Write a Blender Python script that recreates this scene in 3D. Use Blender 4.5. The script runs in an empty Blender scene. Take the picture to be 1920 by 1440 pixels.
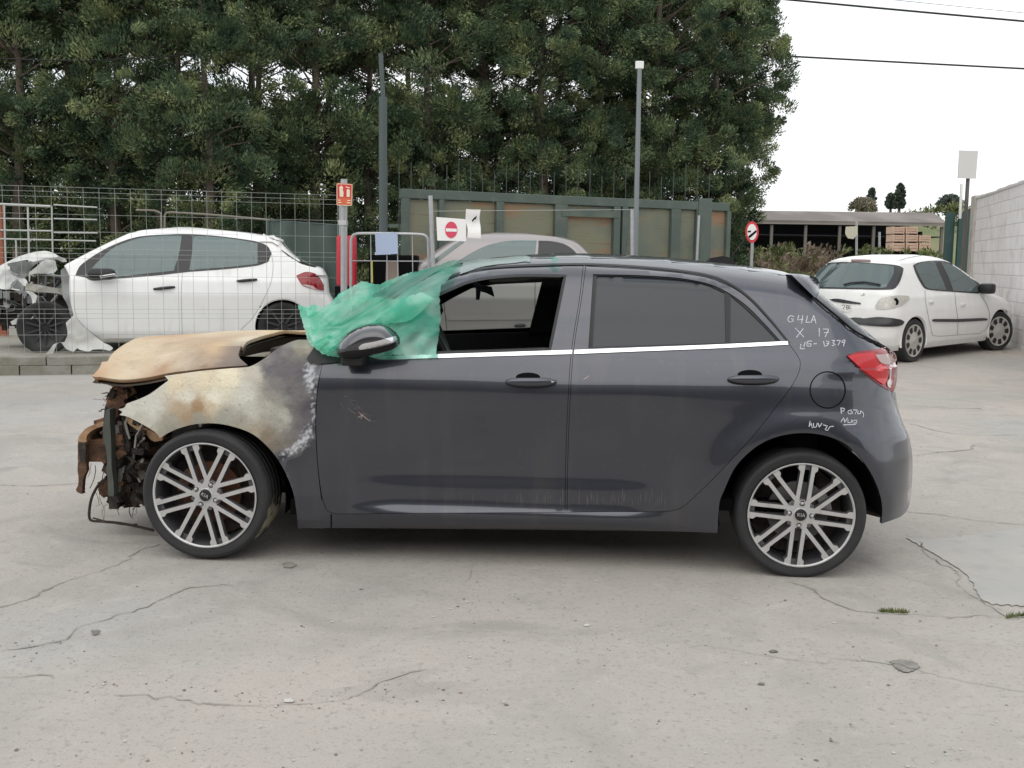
import bpy, bmesh, math, random
import numpy as np
from mathutils import Vector, Matrix
from mathutils.geometry import delaunay_2d_cdt
from mathutils.bvhtree import BVHTree
random.seed(7); RNG = np.random.default_rng(7)
SC = bpy.context.scene
# ---------------------------------------------------------------- camera
FPX = 2000.0; CH = 1.33; PITCH = math.atan(228/2000); ROLL = 0.014
_F = np.array([0, math.cos(PITCH), -math.sin(PITCH)])
_R0 = np.array([1., 0, 0]); _U0 = np.array([0, math.sin(PITCH), math.cos(PITCH)])
_R = _R0*math.cos(ROLL)+_U0*math.sin(ROLL); _U = -_R0*math.sin(ROLL)+_U0*math.cos(ROLL)
CAM = np.array([0, 0, CH])
cd = bpy.data.cameras.new('camera'); co = bpy.data.objects.new('camera', cd); SC.collection.objects.link(co)
cd.sensor_width = 36; cd.lens = 36*FPX/1920; cd.clip_end = 3000; cd.clip_start = .05
co.matrix_world = Matrix(((_R[0], _U[0], -_F[0], 0), (_R[1], _U[1], -_F[1], 0), (_R[2], _U[2], -_F[2], CH), (0, 0, 0, 1)))
SC.camera = co
# ---------------------------------------------------------------- world, sun, exposure
SUN_EL, SUN_AZ = math.radians(48), math.radians(200)   # sun azimuth measured from +Y clockwise
w = bpy.data.worlds.new('World'); SC.world = w; w.use_nodes = True
nt = w.node_tree; nd = nt.nodes; lk = nt.links; bg = nd['Background']; bg.inputs[1].default_value = .1
sky = nd.new('ShaderNodeTexSky'); sky.sky_type = 'NISHITA'; sky.sun_disc = False
sky.sun_elevation = SUN_EL; sky.sun_rotation = SUN_AZ; sky.dust_density = 3
tc = nd.new('ShaderNodeTexCoord'); mp = nd.new('ShaderNodeMapping'); mp.inputs['Scale'].default_value = (1, 1, 6)
nz = nd.new('ShaderNodeTexNoise'); nz.inputs['Scale'].default_value = 2.2; nz.inputs['Detail'].default_value = 5
lk.new(tc.outputs['Generated'], mp.inputs[0]); lk.new(mp.outputs[0], nz.inputs['Vector'])
cr = nd.new('ShaderNodeValToRGB'); cr.color_ramp.elements[0].position = .30; cr.color_ramp.elements[1].position = .52
cr.color_ramp.elements[0].color = (6.3, 7.5, 8.2, 1); cr.color_ramp.elements[1].color = (11.2, 11.3, 11.3, 1)
lk.new(nz.outputs[0], cr.inputs[0])
mx = nd.new('ShaderNodeMix'); mx.data_type = 'RGBA'; mx.inputs[0].default_value = .88
lk.new(sky.outputs[0], mx.inputs[6]); lk.new(cr.outputs[0], mx.inputs[7]); lk.new(mx.outputs[2], bg.inputs[0])
sd = bpy.data.lights.new('sun', 'SUN'); sd.energy = .8; sd.angle = math.radians(75); sd.color = (1, .96, .9)
so = bpy.data.objects.new('sun', sd); SC.collection.objects.link(so)
_sd = Vector((math.sin(SUN_AZ)*math.cos(SUN_EL), math.cos(SUN_AZ)*math.cos(SUN_EL), math.sin(SUN_EL)))
so.rotation_euler = _sd.to_track_quat('Z', 'Y').to_euler(); so.location = (0, -5, 12)
SC.view_settings.view_transform = 'Standard'; SC.view_settings.look = 'None'
SC.view_settings.exposure = .33; SC.view_settings.gamma = 1
SC.cycles.max_bounces = 8; SC.cycles.transparent_max_bounces = 24
# ---------------------------------------------------------------- helpers
def ray(p):
    p = np.atleast_2d(np.asarray(p, float))
    return _F[None]+(p[:, :1]-960)/FPX*_R[None]+(720-p[:, 1:2])/FPX*_U[None]
def at(x, y, Y):
    r = ray((x, y))[0]; t = Y/r[1]; return CAM+r*t
def hit_z(x, y, z=0.):
    r = ray((x, y))[0]; t = (z-CH)/r[2]; return CAM+r*t
C = SC.collection
def tag(o, label=None, cat=None, group=None, kind=None):
    if label: o['label'] = label
    if cat: o['category'] = cat
    if group: o['group'] = group
    if kind: o['kind'] = kind
    return o
def empty(name, loc=(0, 0, 0), rot=None, label=None, cat=None, group=None):
    o = bpy.data.objects.new(name, None); C.objects.link(o); o.empty_display_size = .2
    if rot is not None: o.matrix_world = rot
    else: o.location = loc
    return tag(o, label, cat, group)
def mk(name, V, Fc, m=None, parent=None, smooth=True, col=None, mi=None):
    me = bpy.data.meshes.new(name); me.from_pydata([tuple(map(float, v)) for v in V], [], [tuple(int(i) for i in f) for f in Fc])
    for mm in (m if isinstance(m, (list, tuple)) else [m]):
        if mm: me.materials.append(mm)
    if mi is not None: me.polygons.foreach_set('material_index', np.asarray(mi, dtype=np.int32))
    if smooth: me.polygons.foreach_set('use_smooth', [True]*len(me.polygons))
    if col is not None:
        ca = me.color_attributes.new('Col', 'FLOAT_COLOR', 'POINT')
        a = np.ones((len(V), 4)); a[:, :3] = col; ca.data.foreach_set('color', a.ravel())
    me.update(); o = bpy.data.objects.new(name, me); C.objects.link(o)
    if parent: o.parent = parent
    return o
class MB:
    def __init__(s): s.V = []; s.F = []; s.M = []
    def add(s, V, Fc, mi=0):
        n = len(s.V); s.V += [tuple(map(float, v)) for v in V]; s.F += [tuple(int(i)+n for i in f) for f in Fc]; s.M += [mi]*len(Fc); return s
    def box(s, a, b, mi=0, bev=0, M=None):
        bm = bmesh.new(); bmesh.ops.create_cube(bm, size=1)
        a = Vector(a); b = Vector(b)
        for v in bm.verts: v.co = Vector([(a[i]+b[i])/2+v.co[i]*(b[i]-a[i]) for i in range(3)])
        if bev: bmesh.ops.bevel(bm, geom=bm.edges[:], offset=bev, segments=2, affect='EDGES', profile=.5)
        if M is not None: bm.transform(M)
        bm.verts.index_update(); s.add([v.co for v in bm.verts], [[v.index for v in f.verts] for f in bm.faces], mi); bm.free(); return s
    def tube(s, pts, r, n=8, mi=0, caps=True):
        P = [Vector(p) for p in pts]; R_ = r if isinstance(r, (list, tuple)) else [r]*len(P)
        V = []; up = None
        for i, p in enumerate(P):
            t = ((P[min(i+1, len(P)-1)]-P[max(i-1, 0)])).normalized()
            if up is None: up = t.orthogonal().normalized()
            up = (up-t*up.dot(t)); up = up.normalized() if up.length > 1e-6 else t.orthogonal().normalized()
            b = t.cross(up)
            for k in range(n):
                a = 2*math.pi*k/n; V.append(p+(up*math.cos(a)+b*math.sin(a))*R_[i])
        Fc = [(i*n+k, i*n+(k+1) % n, (i+1)*n+(k+1) % n, (i+1)*n+k) for i in range(len(P)-1) for k in range(n)]
        if caps: Fc += [tuple(range(n))[::-1], tuple((len(P)-1)*n+k for k in range(n))]
        return s.add(V, Fc, mi)
    def lathe(s, prof, n=48, axis='y', cen=(0, 0, 0), mi=0, M=None):
        V = []
        for (r, h) in prof:
            for k in range(n):
                a = 2*math.pi*k/n
                v = (r*math.cos(a), h, r*math.sin(a)) if axis == 'y' else (r*math.cos(a), r*math.sin(a), h)
                v = Vector(v)+Vector(cen)
                V.append(M @ v if M is not None else v)
        m = len(prof)
        Fc = [(i*n+k, i*n+(k+1) % n, (i+1)*n+(k+1) % n, (i+1)*n+k) for i in range(m-1) for k in range(n)]
        return s.add(V, Fc, mi)
    def prism(s, pts, y0, y1, mi=0):   # pts (x,z) outline, extruded in y
        n = len(pts); V = [(p[0], y0, p[1]) for p in pts]+[(p[0], y1, p[1]) for p in pts]
        return s.add(V, [tuple(range(n)), tuple(range(2*n-1, n-1, -1))]+[(i, i+n, (i+1) % n+n, (i+1) % n) for i in range(n)], mi)
    def build(s, name, m, parent=None, smooth=False, sharp=None):
        o = mk(name, s.V, s.F, m, parent, smooth, mi=s.M)
        me = o.data; bm = bmesh.new(); bm.from_mesh(me); bmesh.ops.recalc_face_normals(bm, faces=bm.faces[:]); bm.to_mesh(me); bm.free()
        if smooth: me.set_sharp_from_angle(angle=math.radians(sharp or 35))
        return o
# materials
def mat(name, col=(.5, .5, .5), rough=.6, metal=0., spec=.5, noise=None, bump=None, coat=0., emit=None, attr=False, coatr=.06, trans=None, alpha=None, coords='Object', aniso=None):
    m = bpy.data.materials.new(name); m.use_nodes = True; n = m.node_tree.nodes; l = m.node_tree.links; p = n['Principled BSDF']
    p.inputs['Roughness'].default_value = rough; p.inputs['Metallic'].default_value = metal; p.inputs['Specular IOR Level'].default_value = spec
    p.inputs['Base Color'].default_value = (*col, 1); p.inputs['Coat Weight'].default_value = coat; p.inputs['Coat Roughness'].default_value = coatr
    tc = n.new('ShaderNodeTexCoord'); src = None
    if attr:
        a = n.new('ShaderNodeVertexColor'); a.layer_name = 'Col'; src = a.outputs[0]; l.new(src, p.inputs['Base Color'])
    for nn in (noise or []):   # (scale, strength, colour, lo, hi [, stretch])
        sc_, st, c2, lo, hi = nn[:5]
        t = n.new('ShaderNodeTexNoise'); t.inputs['Scale'].default_value = sc_; t.inputs['Detail'].default_value = 6
        if len(nn) > 5:
            mp = n.new('ShaderNodeMapping'); mp.inputs['Scale'].default_value = nn[5]; l.new(tc.outputs[coords], mp.inputs[0]); l.new(mp.outputs[0], t.inputs['Vector'])
        else: l.new(tc.outputs[coords], t.inputs['Vector'])
        mr = n.new('ShaderNodeMapRange'); mr.inputs[1].default_value = lo; mr.inputs[2].default_value = hi; mr.inputs[3].default_value = 0; mr.inputs[4].default_value = st
        l.new(t.outputs[0], mr.inputs[0])
        mx = n.new('ShaderNodeMix'); mx.data_type = 'RGBA'; l.new(mr.outputs[0], mx.inputs[0])
        if src is None: mx.inputs[6].default_value = (*col, 1)
        else: l.new(src, mx.inputs[6])
        mx.inputs[7].default_value = (*c2, 1); src = mx.outputs[2]; l.new(src, p.inputs['Base Color'])
    if bump:
        for (sc_, st) in (bump if isinstance(bump, list) else [bump]):
            t = n.new('ShaderNodeTexNoise'); t.inputs['Scale'].default_value = sc_; t.inputs['Detail'].default_value = 5; l.new(tc.outputs[coords], t.inputs['Vector'])
            b = n.new('ShaderNodeBump'); b.inputs['Strength'].default_value = st; b.inputs['Distance'].default_value = .02
            l.new(t.outputs[0], b.inputs['Height'])
            if p.inputs['Normal'].is_linked: l.new(p.inputs['Normal'].links[0].from_socket, b.inputs['Normal'])
            l.new(b.outputs[0], p.inputs['Normal'])
    if trans: p.inputs['Transmission Weight'].default_value = trans
    if alpha is not None: p.inputs['Alpha'].default_value = alpha
    return m
def glass(name, tint, alpha=.5, rough=.03, col=(.01, .012, .012)):
    """window glass: tinted see-through layer with a reflecting surface"""
    m = bpy.data.materials.new(name); m.use_nodes = True; n = m.node_tree.nodes; l = m.node_tree.links; n.clear()
    out = n.new('ShaderNodeOutputMaterial'); tr = n.new('ShaderNodeBsdfTransparent'); tr.inputs[0].default_value = (*tint, 1)
    d = n.new('ShaderNodeBsdfDiffuse'); d.inputs[0].default_value = (*col, 1)
    g = n.new('ShaderNodeBsdfGlossy'); g.inputs['Roughness'].default_value = rough; g.inputs[0].default_value = (.95, 1, .98, 1)
    f = n.new('ShaderNodeFresnel'); f.inputs[0].default_value = 1.75
    m1 = n.new('ShaderNodeMixShader'); m1.inputs[0].default_value = alpha; l.new(tr.outputs[0], m1.inputs[1]); l.new(d.outputs[0], m1.inputs[2])
    m2 = n.new('ShaderNodeMixShader'); l.new(f.outputs[0], m2.inputs[0]); l.new(m1.outputs[0], m2.inputs[1]); l.new(g.outputs[0], m2.inputs[2])
    l.new(m2.outputs[0], out.inputs[0]); return m
# polygons
def smoothpoly(P, closed=True, thr=48, step=6.):
    P = np.asarray(P, float); n = len(P); out = []
    def ang(i):
        if not closed and i in (0, n-1): return 180
        a = P[i]-P[i-1]; b = P[(i+1) % n]-P[i]
        c = np.dot(a, b)/(np.linalg.norm(a)*np.linalg.norm(b)+1e-9); return math.degrees(math.acos(max(-1, min(1, c))))
    sharp = [ang(i) > thr for i in range(n)]
    for i in range(n if closed else n-1):
        p1 = P[i]; p2 = P[(i+1) % n]; d = np.linalg.norm(p2-p1); k = max(1, int(math.ceil(d/step)))
        p0 = P[i-1] if (closed or i > 0) else p1; p3 = P[(i+2) % n] if (closed or i+2 < n) else p2
        m1 = (p2-p1) if sharp[i] else (p2-p0)/2*min(1, 2*d/(d+np.linalg.norm(p1-p0)+1e-9))
        m2 = (p2-p1) if sharp[(i+1) % n] else (p3-p1)/2*min(1, 2*d/(d+np.linalg.norm(p3-p2)+1e-9))
        for j in range(k):
            t = j/k; out.append((2*t**3-3*t*t+1)*p1+(t**3-2*t*t+t)*m1+(-2*t**3+3*t*t)*p2+(t**3-t*t)*m2)
    if not closed: out.append(P[-1])
    return np.array(out)
def inpoly(pts, poly):
    x, y = pts[:, 0], pts[:, 1]; r = np.zeros(len(pts), bool); n = len(poly)
    for i in range(n):
        x1, y1 = poly[i]; x2, y2 = poly[(i+1) % n]
        c = ((y1 > y) != (y2 > y)); xx = (x2-x1)*(y-y1)/((y2-y1) if y2 != y1 else 1e-12)+x1
        r ^= c & (x < xx)
    return r
def inset(poly, d):
    P = np.asarray(poly, float); n = len(P); a = 0.5*np.sum(P[:, 0]*np.roll(P[:, 1], -1)-np.roll(P[:, 0], -1)*P[:, 1]); s = 1 if a > 0 else -1
    T = np.roll(P, -1, 0)-np.roll(P, 1, 0); T /= np.linalg.norm(T, axis=1)[:, None]+1e-9
    N = np.stack([-T[:, 1], T[:, 0]], 1)*s; return P+N*d
def distpoly(pts, poly):
    A = poly; B = np.roll(poly, -1, 0); D = np.full(len(pts), 1e9)
    for a, b in zip(A, B):
        ab = b-a; t = np.clip(((pts-a)@ab)/(ab@ab+1e-9), 0, 1); D = np.minimum(D, np.linalg.norm(pts-(a+t[:, None]*ab), axis=1))
    return D
def cdt(outline, holes=(), res=7.):
    """outline and holes already resampled; returns points (N,2) and triangles"""
    pts = list(map(tuple, outline)); edges = [(i, (i+1) % len(outline)) for i in range(len(outline))]
    for h in holes:
        n = len(pts); pts += list(map(tuple, h)); edges += [(n+i, n+(i+1) % len(h)) for i in range(len(h))]
    x0, y0 = outline.min(0); x1, y1 = outline.max(0)
    gx, gy = np.meshgrid(np.arange(x0+res*.5, x1, res), np.arange(y0+res*.5, y1, res)); g = np.stack([gx.ravel(), gy.ravel()], 1)
    ok = inpoly(g, outline)
    for h in holes: ok &= ~inpoly(g, h)
    g = g[ok]
    if len(g):
        d = distpoly(g, outline)
        for h in holes: d = np.minimum(d, distpoly(g, h))
        g = g[d > res*.45]
    pts += list(map(tuple, g))
    v, e, f, *_ = delaunay_2d_cdt([Vector(p) for p in pts], edges, [], 0, 1e-5)
    v = np.array([tuple(a) for a in v]); f = np.array([t for t in f if len(t) == 3])
    c = v[f].mean(1); ok = inpoly(c, outline)
    for h in holes: ok &= ~inpoly(c, h)
    f = f[ok]
    ar = (v[f[:, 1], 0]-v[f[:, 0], 0])*(v[f[:, 2], 1]-v[f[:, 0], 1])-(v[f[:, 2], 0]-v[f[:, 0], 0])*(v[f[:, 1], 1]-v[f[:, 0], 1])
    f = f[np.abs(ar) > 1e-6]; ar = ar[np.abs(ar) > 1e-6]
    f[ar > 0] = f[ar > 0][:, ::-1]
    return v, f
def boundary(f):
    ed = {}
    for t in f:
        for i in range(3):
            a, b = int(t[i]), int(t[(i+1) % 3])
            if (b, a) in ed: del ed[(b, a)]
            else: ed[(a, b)] = 1
    return list(ed)
def panel(name, out_px, cast, m, parent, holes=(), res=7., gap=0., lip=.02, off=0., col=None, mirror=None, thr=48, fn=None, smooth=True):
    o_ = smoothpoly(out_px, step=res, thr=thr)
    if gap: o_ = inset(o_, gap)
    hs = [smoothpoly(h, step=res, thr=thr) for h in holes]
    v, f = cdt(o_, hs, res)
    P = cast(v, off)
    if fn is not None: P = fn(v, P)
    n = len(P); V = P; Fc = [tuple(t) for t in f]; VC = None if col is None else col(v)
    if lip:
        bd = boundary(f); idx = {}; ex = []
        for a, b in bd:
            for q in (a, b):
                if q not in idx: idx[q] = n+len(ex); ex.append(q)
        L = P[ex].copy(); L[:, 1] += lip
        V = np.vstack([P, L])
        Fc += [(b, a, idx[a], idx[b]) for a, b in bd]
        if VC is not None: VC = np.vstack([VC, VC[ex]])
    ob = mk(name, V, Fc, m, parent, smooth=smooth, col=VC)
    if smooth: ob.data.set_sharp_from_angle(angle=math.radians(50))
    if mirror is not None:
        V2 = V.copy(); V2[:, 1] = mirror-V2[:, 1]
        ob2 = mk(name, V2, [t[::-1] for t in Fc], m, parent, smooth=smooth, col=VC)
        if smooth: ob2.data.set_sharp_from_angle(angle=math.radians(50))
    return ob
def ribbon(mb, pts, cast, w, off=.002, mi=0, closed=False, step=4., thr=60, taper=False):
    P = smoothpoly(pts, closed=closed, step=step, thr=thr)
    if closed: P = np.vstack([P, P[:1]])
    T = np.gradient(P, axis=0); T /= np.linalg.norm(T, axis=1)[:, None]+1e-9; N = np.stack([-T[:, 1], T[:, 0]], 1)
    ww = w*(1 if not taper else (0.35+.65*np.sin(np.linspace(0, math.pi, len(P))))[:, None])
    A = cast(P+N*ww/2, off); B = cast(P-N*ww/2, off); n = len(P)
    mb.add(np.vstack([A, B]), [(i, i+1, n+i+1, n+i) for i in range(n-1)], mi)
def frame(O, ex, tilt=0.):
    ex = Vector(ex).normalized(); ey = Vector((-ex.y, ex.x, 0)).normalized(); ez = ex.cross(ey)
    return Matrix(((ex.x, ey.x, ez.x, O[0]), (ex.y, ey.y, ez.y, O[1]), (ex.z, ey.z, ez.z, O[2]), (0, 0, 0, 1)))
def lray(Mx, p):
    I = np.array(Mx.inverted()); r = ray(p)@I[:3, :3].T; o = I[:3, :3]@CAM+I[:3, 3]; return o, r
def plane_cast(Mx, y):
    def f(p, off=0.):
        o, r = lray(Mx, p); t = (y-off-o[1])/r[:, 1]; return o+r*t[:, None]
    return f
def bvh_cast(Mx, ob, fallback=.1):
    me = ob.data; bv = BVHTree.FromPolygons([v.co for v in me.vertices], [p.vertices[:] for p in me.polygons])
    def f(p, off=0.):
        o, r = lray(Mx, p); out = []
        for q in r:
            d = Vector(q).normalized(); h = bv.ray_cast(Vector(o), d)
            if h[0] is None:
                t = (fallback-o[1])/q[1]; h2 = bv.find_nearest(Vector(np.array(o)+q*t)); nn = h2[1]; nn = -nn if nn.dot(d) > 0 else nn; out.append(np.array(h2[0]+nn*off))
            else:
                nn = h[1]; nn = -nn if nn.dot(d) > 0 else nn; out.append(np.array(h[0]+nn*off))
        return np.array(out)
    return f
def vnoise(P, s, seed=0):
    from mathutils import noise as N
    return np.array([N.noise(Vector((float(p[0])*s+seed*13.7, float(p[1])*s+seed*7.1, float(p[2])*s+seed*3.3 if len(p) > 2 else seed*5.))) for p in P])
def idw(pts, ctrl, pw=3.0):
    """smooth colour field from (x,y,(r,g,b)) control points"""
    c = np.array([[a[0], a[1]] for a in ctrl], float); k = np.array([a[2] for a in ctrl], float)
    d = np.linalg.norm(pts[:, None]-c[None], axis=2)+4; wt = d**-pw; return (wt@k)/wt.sum(1)[:, None]
def L(r, g, b):
    f = lambda c: ((c/255+.055)/1.055)**2.4 if c > 10 else c/255/12.92
    return (f(r), f(g), f(b))
# ---------------------------------------------------------------- shared materials
M = {}
M['paint'] = mat('dark_grey_metallic_paint', (.060, .063, .080), .34, .78, coat=1., coatr=.04, noise=[(2.2, .35, (.09, .088, .095), .45, .7), (7, .35, (.125, .118, .11), .56, .8, (1.6, 1, .22)), (30, .3, (.12, .115, .11), .62, .8)], bump=[(1.6, .035), (.8, .05)])
M['black'] = mat('black_trim', (.012, .012, .013), .5)
M['gap'] = mat('black_shade_plastic', (.006, .006, .007), .9, spec=.1)
M['rubber'] = mat('tyre_rubber', (.016, .016, .018), .72, noise=[(6, .6, (.055, .052, .048), .45, .7)], bump=(60, .15))
M['alloy'] = mat('machined_alloy', (.62, .615, .61), .34, .6, noise=[(20, .35, (.42, .40, .38), .5, .7)])
M['alloydark'] = mat('dark_alloy', (.13, .13, .14), .4, .5)
M['chrome'] = mat('chrome', (.85, .85, .86), .16, 1.)
M['steel'] = mat('galvanised_steel', (.42, .43, .44), .45, .6, noise=[(15, .4, (.28, .28, .28), .4, .7)])
M['whitecar'] = mat('white_car_paint', (.78, .78, .77), .3, coat=.6, noise=[(4, .3, (.62, .61, .58), .5, .75), (6, .5, (.50, .47, .42), .60, .85, (1.5, 1, .3))])
M['whitetrim'] = mat('white_plastic', (.72, .72, .70), .5)
M['concrete_block'] = mat('old_block', (.26, .25, .22), .9, noise=[(5, .7, (.16, .15, .11), .4, .65), (1.5, .5, (.12, .13, .07), .5, .7)], bump=(25, .5))
M['rust'] = mat('burnt_rust', (.115, .06, .035), .85, noise=[(14, .8, (.24, .13, .07), .48, .66), (30, .6, (.03, .02, .018), .5, .65)], bump=(40, .6))
M['rusttan'] = mat('rusty_tan_metal', (.38, .24, .13), .75, noise=[(9, .8, (.22, .10, .05), .45, .65), (22, .5, (.5, .4, .3), .55, .7)], bump=(30, .4))
M['char'] = mat('charred_parts', (.03, .026, .023), .9, noise=[(18, .7, (.11, .07, .05), .5, .7)], bump=(30, .6))
M['ash'] = mat('ashen_metal', (.34, .34, .31), .75, noise=[(12, .6, (.2, .16, .11), .45, .65)], bump=(30, .3))
M['greengrey'] = mat('grey_green_support', (.07, .08, .07), .7, noise=[(12, .5, (.12, .10, .07), .5, .7)])
M['glassgreen'] = glass('car_glass_pale', (.72, .78, .74), .12)
M['glassdark'] = glass('privacy_glass', (.1, .1, .1), .9, .05, (.040, .042, .044))
M['glasscar'] = glass('far_car_glass', (.25, .3, .28), .75, .06, (.10, .15, .15))
M['redlens'] = mat('red_lens', (.56, .010, .018), .15, coat=.35, noise=[(60, .2, (.68, .03, .04), .5, .6)])
M['darkred'] = mat('dark_red_lens', (.26, .008, .014), .15, coat=.4)
M['clearlens'] = mat('clear_lens', (.55, .42, .42), .12, coat=1.)
# ================================================================ GROUND
def gh(x, y):
    return .035*np.clip(y-13, 0, 8)
xs = np.unique(np.concatenate([np.linspace(-300, -20, 12), np.linspace(-20, 20, 81), np.linspace(20, 300, 12)]))
ys = np.unique(np.concatenate([np.linspace(-200, -6, 10), np.linspace(-6, 30, 73), np.linspace(30, 600, 16)]))
gx, gy = np.meshgrid(xs, ys); V = np.stack([gx.ravel(), gy.ravel(), gh(gx, gy).ravel()], 1); nx = len(xs)
Fc = [(j*nx+i, j*nx+i+1, (j+1)*nx+i+1, (j+1)*nx+i) for j in range(len(ys)-1) for i in range(nx-1)]
def ground_mat():
    m = bpy.data.materials.new('yard_concrete'); m.use_nodes = True; n = m.node_tree.nodes; l = m.node_tree.links; p = n['Principled BSDF']
    p.inputs['Roughness'].default_value = .85; p.inputs['Specular IOR Level'].default_value = .3
    tc = n.new('ShaderNodeTexCoord'); src = None
    def nz(scale, lo, hi, st, c2, detail=8, stretch=None, rough=.55, dist=0):
        nonlocal src
        t = n.new('ShaderNodeTexNoise'); t.inputs['Scale'].default_value = scale; t.inputs['Detail'].default_value = detail; t.inputs['Roughness'].default_value = rough; t.inputs['Distortion'].default_value = dist
        mp = n.new('ShaderNodeMapping'); mp.inputs['Location'].default_value = (scale*3.1, 7.7, 0); l.new(tc.outputs['Object'], mp.inputs[0])
        if stretch: mp.inputs['Scale'].default_value = stretch
        l.new(mp.outputs[0], t.inputs['Vector'])
        mr = n.new('ShaderNodeMapRange'); mr.inputs[1].default_value = lo; mr.inputs[2].default_value = hi; mr.inputs[4].default_value = st; l.new(t.outputs[0], mr.inputs[0])
        mx = n.new('ShaderNodeMix'); mx.data_type = 'RGBA'; l.new(mr.outputs[0], mx.inputs[0])
        if src is None: mx.inputs[6].default_value = (.398, .368, .337, 1)
        else: l.new(src, mx.inputs[6])
        mx.inputs[7].default_value = (*c2, 1); src = mx.outputs[2]; return t
    nz(.45, .40, .62, .75, (.455, .408, .362), dist=.8)      # pinkish beige wear
    nz(.30, .48, .66, .8, (.365, .365, .355), dist=1.2)      # cooler trowelled areas
    nz(1.6, .5, .75, .5, (.30, .29, .27), stretch=(1, .6, 1), dist=1)
    nz(5, .5, .8, .45, (.47, .45, .42))
    nz(3.2, .56, .72, .5, (.48, .45, .405), dist=2)
    nz(1.1, .58, .70, .5, (.25, .24, .225), dist=1.5)
    nz(.22, .52, .64, .45, (.29, .285, .27), dist=1)
    nz(.9, .55, .62, .35, (.31, .29, .265), dist=3)
    nz(38, .57, .70, .6, (.25, .235, .22), detail=3)
    nz(90, .60, .72, .6, (.22, .21, .19), detail=2)
    nz(16, .68, .76, .6, (.27, .20, .17), detail=4)
    nz(55, .70, .78, .7, (.62, .60, .56), detail=2)
    l.new(src, p.inputs['Base Color'])
    prev = None
    for sc_, st in ((2.5, .25), (22, .35), (120, .35)):
        t = n.new('ShaderNodeTexNoise'); t.inputs['Scale'].default_value = sc_; t.inputs['Detail'].default_value = 6; l.new(tc.outputs['Object'], t.inputs['Vector'])
        b = n.new('ShaderNodeBump'); b.inputs['Strength'].default_value = st; b.inputs['Distance'].default_value = .012; l.new(t.outputs[0], b.inputs['Height'])
        if prev: l.new(prev, b.inputs['Normal'])
        prev = b.outputs[0]
    l.new(prev, p.inputs['Normal']); return m
M['ground'] = ground_mat()
g = mk('ground', V, Fc, M['ground']); tag(g, kind='structure')
# cracks and joints, traced where they lie, as thin dirt-filled strips
def crack(px, wmin, wmax, name='ground_crack', m=None, jit=.006, z=.004, seed=0):
    rr = random.Random(len(px)*31+seed); P = [hit_z(*p) for p in px]; Q = []
    for a, b in zip(P[:-1], P[1:]):
        d = np.linalg.norm(b-a); k = max(2, int(d/.028))
        for i in range(k): Q.append(a+(b-a)*i/k+np.array([rr.gauss(0, jit)+.02*math.sin(len(Q)*.37), rr.gauss(0, jit)+.025*math.sin(len(Q)*.23+1), 0]))
    Q.append(P[-1]); V = []; n = len(Q)
    for i, q in enumerate(Q):
        t = Q[min(i+1, n-1)]-Q[max(i-1, 0)]; t /= np.linalg.norm(t)+1e-9; nn = np.array([-t[1], t[0], 0]); ww = max(.0006, (rr.uniform(wmin, wmax)*.55)*(.35+.65*abs(math.sin(i*.11+seed)))/2)*(1 if 0 < i < n-1 else .1)
        zz = z+gh(q[0], q[1]); V += [(q[0]+nn[0]*ww, q[1]+nn[1]*ww, zz), (q[0]-nn[0]*ww, q[1]-nn[1]*ww, zz)]
    o = mk(name, V, [(2*i, 2*i+1, 2*i+3, 2*i+2) for i in range(n-1)], m or M['crack'], smooth=False); tag(o, kind='structure'); return o
M['crack'] = mat('crack_dirt', (.19, .175, .155), .95, noise=[(9, .9, (.30, .285, .26), .45, .6)])
M['crackfaint'] = mat('crack_fine', (.25, .235, .21), .95, noise=[(6, .95, (.37, .35, .32), .40, .55)])
for i, (px, a, b, mm) in enumerate([
    ([(-60, 912), (60, 911), (140, 906), (290, 905)], .006, .02, 'crack'),
    ([(-30, 1150), (60, 1120), (150, 1080), (240, 1050), (300, 1020)], .006, .018, 'crackfaint'),
    ([(0, 1226), (60, 1216), (110, 1206), (150, 1180), (210, 1156), (300, 1125), (360, 1106), (440, 1098)], .006, .022, 'crackfaint'),
    ([(-20, 1278), (60, 1272), (100, 1275)], .008, .02, 'crackfaint'),
    ([(200, 1310), (400, 1318), (540, 1316), (640, 1314), (700, 1296), (800, 1255)], .003, .014, 'crackfaint'),
    ([(1690, 962), (1760, 967), (1850, 977), (1960, 987)], .008, .022, 'crack'),
    ([(1700, 1004), (1745, 1040), (1790, 1075), (1812, 1105), (1830, 1125), (1858, 1145), (1885, 1158), (1960, 1150)], .005, .02, 'crackfaint'),
    ([(1480, 1092), (1540, 1122), (1610, 1143), (1700, 1150), (1790, 1162), (1880, 1158)], .005, .018, 'crackfaint'),
    ([(1560, 1238), (1640, 1248), (1700, 1256), (1850, 1280), (1930, 1295)], .003, .013, 'crackfaint'),
    ([(1715, 856), (1760, 848), (1820, 842), (1845, 830)], .008, .03, 'crackfaint'),
    ([(1700, 795), (1780, 812), (1860, 818), (1960, 812)], .008, .03, 'crackfaint'),
    ([(1700, 762), (1780, 765), (1840, 766)], .01, .05, 'crackfaint'),
    ([(1280, 1212), (1400, 1228), (1560, 1238)], .002, .008, 'crackfaint'),
    ([(860, 1100), (890, 1060), (900, 1052)], .002, .008, 'crackfaint')]): crack(px, a, b, m=M[mm], seed=i)
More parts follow.
